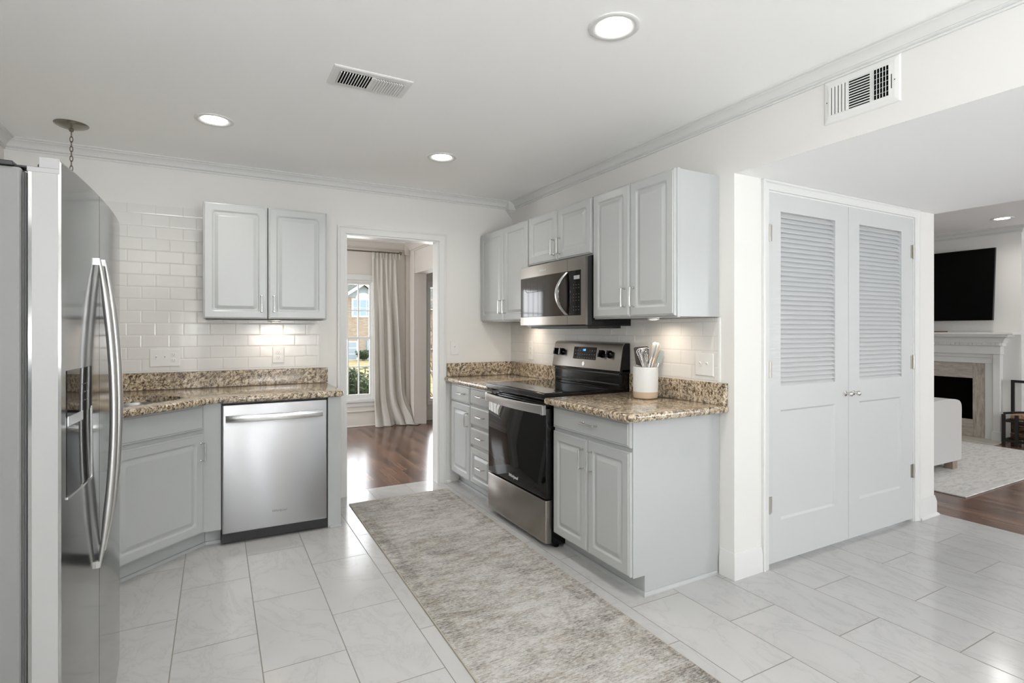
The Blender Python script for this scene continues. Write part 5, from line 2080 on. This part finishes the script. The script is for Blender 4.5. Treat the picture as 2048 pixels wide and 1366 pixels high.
mb.box(xb - s, xb + s, y0 - s, y1 + s, 0.7054, 0.735)
mb.build('frame', 'iron', r, smooth=30)
for k, (lx, lz, rr, ly) in enumerate(((5.565, 0.119, 0.042, -1.93), (5.655, 0.122, 0.046, -1.94), (5.590, 0.208, 0.042, -1.94), (5.680, 0.214, 0.042, -1.93))):
    q = thing('firewood_log', (lx, ly, lz - rr), 'split firewood log in the lower part of the black rack', 'log', 'split logs in the iron rack')
    mb = MB()
    ang = [0, 0.9, 1.9, 2.6, 3.5, 4.3, 5.3]
    rings = []
    for yy in (ly - 0.22, ly - 0.1, ly + 0.1, ly + 0.22):
        rings.append([(lx + rr * (0.9 + 0.1 * math.sin(3 * a + k)) * math.cos(a), yy, lz + rr * (0.92 + 0.08 * math.cos(2 * a + k + yy * 9)) * math.sin(a)) for a in ang])
    mb.loft(rings)
    mb.build('bark', 'log_bark', q)
    mb = MB()
    for yy in (ly - 0.2205, ly + 0.2205):
        mb.loft([[(lx + rr * 0.9 * math.cos(a), yy + d_, lz + rr * 0.9 * math.sin(a)) for a in ang] for d_ in (-0.001, 0.001)])
    mb.obox((lx, ly, lz), (0.5, 0, -0.3), (0, 1, 0), (-0.75, 0, 0.45), -rr * 0.8, rr * 0.8, -0.2, 0.2, rr * 0.9, rr * 1.12)
    mb.build('cut_face', 'log_cut', q)
for k, (lx, ly) in enumerate(((5.57, -1.93), (5.68, -1.92))):
    q = thing('firewood_log', (lx, ly, 0.296), 'pale split log on the top shelf of the black rack', 'log', 'split logs on the rack shelf')
    mb = MB()
    ang = [0, 0.9, 1.9, 2.6, 3.5, 4.3, 5.3]
    mb.loft([[(lx + 0.045 * math.cos(a), yy, 0.330 + 0.034 * math.sin(a)) for a in ang] for yy in (ly - 0.22, ly, ly + 0.22)])
    mb.build('split_face', 'log_cut', q)

plate('wall_outlet', (5.92, -1.7205, 0.57), (1, 0, 0), (0, -1, 0), 0.16, 0.12, [('outlet', 0.08)], 'white outlet plate on the wall behind the log rack, upper of two', 'outlet')
plate('switch_plate', (5.88, -1.7205, 0.42), (1, 0, 0), (0, -1, 0), 0.20, 0.12, [('toggle', 0.06), ('toggle', 0.12)], 'white switch plate behind the log rack, lower of two', 'switch plate')

# ------------------------------------------------------------------ exterior
GZ = -0.35
mb = MB().box(-60, 60, 3.3, 90, GZ - 0.1, GZ)
o = struct('floor', mb, 'lawn', 'winter lawn and straw-coloured ground outside the windows')
HY = 26.0
# image centre of gable x at y=HY
gx = 4.784
r = thing('neighbour_house', (gx, HY, GZ), 'two-storey tan brick house with a gable across the street', 'house')
mb = MB()
mb.box(gx - 9, gx + 9, HY + 0.6, HY + 8, GZ, 3.2)
gw = 2.6
g0, g1, gzb, gzt = gx - gw, gx + gw, 2.0, 3.80
mb.loft([[(g0, HY, GZ), (g1, HY, GZ), (g1, HY, gzb), (gx, HY, gzt), (g0, HY, gzb)], [(g0, HY + 1, GZ), (g1, HY + 1, GZ), (g1, HY + 1, gzb), (gx, HY + 1, gzt), (g0, HY + 1, gzb)]])
mb.build('brick_wall', 'brick', r)
mb = MB()
mb.loft([[(gx - 9.5, HY + 0.2, 2.5), (gx + 9.5, HY + 0.2, 2.5), (gx + 9.5, HY + 0.2, 2.65), (gx - 9.5, HY + 0.2, 2.65)], [(gx - 9.5, HY + 5, 7.6), (gx + 9.5, HY + 5, 7.6), (gx + 9.5, HY + 5, 7.75), (gx - 9.5, HY + 5, 7.75)]])
mb.build('roof', 'shingle', r)
for s in (-1, 1):
    mb = MB()
    e = gx + s * (gw + 0.3)
    mb.loft([[(gx, HY - 0.30, gzt + 0.05), (e, HY - 0.30, gzb - 0.12), (e, HY - 0.30, gzb + 0.10), (gx, HY - 0.30, gzt + 0.27)], [(gx, HY + 2.5, gzt + 0.05), (e, HY + 2.5, gzb - 0.12), (e, HY + 2.5, gzb + 0.10), (gx, HY + 2.5, gzt + 0.27)]])
    mb.build('gable_roof', 'shingle', r)
    mb = MB()
    mb.loft([[(gx, HY - 0.36, gzt + 0.0), (e, HY - 0.36, gzb - 0.17), (e, HY - 0.36, gzb + 0.02), (gx, HY - 0.36, gzt + 0.19)], [(gx, HY - 0.31, gzt + 0.0), (e, HY - 0.31, gzb - 0.17), (e, HY - 0.31, gzb + 0.02), (gx, HY - 0.31, gzt + 0.19)]])
    mb.build('fascia_board', 'ext_white', r)
MB().loft([[(gx - 0.95, HY - 0.02, 3.12), (gx + 0.95, HY - 0.02, 3.12), (gx, HY - 0.02, 3.78)], [(gx - 0.95, HY - 0.001, 3.12), (gx + 0.95, HY - 0.001, 3.12), (gx, HY - 0.001, 3.78)]]).build('gable_siding', 'siding', r)
wx0, wx1, wz0_, wz1_ = gx - 0.55, gx + 0.55, 2.10, 3.00
mb = MB()
mb.box(wx0 - 0.08, wx1 + 0.08, HY - 0.06, HY, wz0_ - 0.08, wz1_ + 0.06)
pts = [(0.5 * (wx0 + wx1) + 0.42 * math.cos(PI * k / 12), 3.06 + 0.32 * math.sin(PI * k / 12)) for k in range(13)]
mb.loft([[(a, HY - 0.06, b) for a, b in pts], [(a, HY, b) for a, b in pts]])
f = mb.build('window', 'ext_white', r)
mb = MB()
for i in range(3):
    for j in range(2):
        a = wx0 + (wx1 - wx0) * i / 3
        b = wz0_ + (wz1_ - wz0_) * j / 2
        mb.box(a + 0.02, a + (wx1 - wx0) / 3 - 0.02, HY - 0.075, HY - 0.06, b + 0.02, b + (wz1_ - wz0_) / 2 - 0.02)
mb.build('pane', 'pale_glass', f)
mb = MB()
mb.box(gx - 2.3, gx - 0.30, HY - 0.06, HY, GZ, 0.70)
f = mb.build('garage_door', 'ext_white', r)
mb = MB()
for i in range(3):
    mb.box(gx - 2.2, gx - 0.38, HY - 0.075, HY - 0.06, GZ + 0.05 + i * 0.33, GZ + 0.33 + i * 0.33)
mb.build('door_panels', 'siding', f)
MB().box(gx + 0.20, gx + 0.9, HY - 0.06, HY, GZ, 0.72).build('entry_door', 'pale_glass', r)
# shrubs


def shrub(name, cx, cy, z0, h, rad, n, label, leaf=(0.12, 0.034), seed=1, cat='shrub'):
    rnd = random.Random(seed)
    r = thing(name, (cx, cy, z0), label, cat)
    st = MB()
    lf = MB()
    for k in range(n):
        a = rnd.uniform(0, 2 * PI)
        el = rnd.uniform(0.15, 1.0)
        L = h * rnd.uniform(0.55, 1.0)
        tip = Vector((cx + math.cos(a) * rad * rnd.uniform(0.2, 1.0), cy + math.sin(a) * rad * rnd.uniform(0.2, 1.0), z0 + L))
        b0 = Vector((cx + math.cos(a) * 0.05, cy + math.sin(a) * 0.05, z0))
        mid = b0.lerp(tip, 0.5) + Vector((math.cos(a), math.sin(a), 0)) * rad * 0.15
        pts = [b0, mid, tip]
        st.tube(pts, [0.004, 0.003, 0.002], 5)
        for q in range(44):
            f = rnd.uniform(0.18, 1.0)
            p = b0.lerp(mid, f * 2) if f < 0.5 else mid.lerp(tip, f * 2 - 1)
            d = Vector((rnd.gauss(0, 1), rnd.gauss(0, 1), rnd.uniform(0.0, 1.3))).normalized()
            side = d.orthogonal().normalized()
            w = leaf[1] * rnd.uniform(0.7, 1.2)
            l = leaf[0] * rnd.uniform(0.7, 1.25)
            lf.add([p, p + d * l * 0.45 + side * w / 2, p + d * l, p + d * l * 0.45 - side * w / 2], [(0, 1, 2, 3)])
    st.build('branches', 'twig', r)
    lf.build('foliage', 'leaf', r, flip_fix=False)
    return r


shrub('evergreen_shrub', -0.45, 3.95, GZ, 1.12, 0.32, 80, 'leafy green shrub right outside the dining room window', seed=3)
shrub('evergreen_shrub', 4.62, 25.2, GZ, 0.55, 0.4, 26, 'small round bush in front of the neighbouring house', (0.16, 0.06), seed=5)
# bare twiggy bush beyond the entry window


def bare_bush(cx, cy, h, rad, n, label, seed):
    rnd = random.Random(seed)
    mb = MB()
    for k in range(n):
        a = rnd.uniform(0, 2 * PI)
        p = Vector((cx + math.cos(a) * 0.06, cy + math.sin(a) * 0.06, GZ))
        d = Vector((math.cos(a) * rad, math.sin(a) * rad, h)).normalized()
        pts = [p]
        for q in range(7):
            d = (d + Vector((rnd.gauss(0, 0.18), rnd.gauss(0, 0.18), rnd.gauss(0, 0.1)))).normalized()
            p = p + d * h / 6.5
            pts.append(p)
            if q > 1:
                e = (d + Vector((rnd.gauss(0, 0.6), rnd.gauss(0, 0.6), rnd.gauss(0, 0.3)))).normalized()
                mb.tube([p, p + e * h * 0.12, p + e * h * 0.2 + Vector((rnd.gauss(0, 0.03), rnd.gauss(0, 0.03), 0.03))], [0.005, 0.003, 0.002], 4)
        mb.tube(pts, [0.012, 0.010, 0.009, 0.008, 0.006, 0.005, 0.004, 0.003], 5)
    return tag(mb.build('bare_bush', 'twig'), label, 'bush')


bare_bush(1.75, 6.2, 2.6, 0.55, 22, 'leafless twiggy bush outside the narrow entry window', 11)
r = thing('neighbour_house', (20.5, HY + 1, GZ), 'second tan brick house seen through the narrow entry window', 'house')
MB().box(18.5, 30, HY - 2, HY + 8, GZ, 6.5).build('brick_wall', 'brick', r)
mb = MB()
mb.loft([[(18.0, HY - 2.4, 6.4), (30.5, HY - 2.4, 6.4), (30.5, HY + 8.4, 6.4), (18.0, HY + 8.4, 6.4)], [(21, HY + 2, 9.0), (28, HY + 2, 9.0), (28, HY + 4, 9.0), (21, HY + 4, 9.0)]])
mb.build('roof', 'shingle', r)
MB().box(19.2, 20.6, HY - 2.06, HY - 2, 0.3, 1.9).build('window', 'ext_white', r)
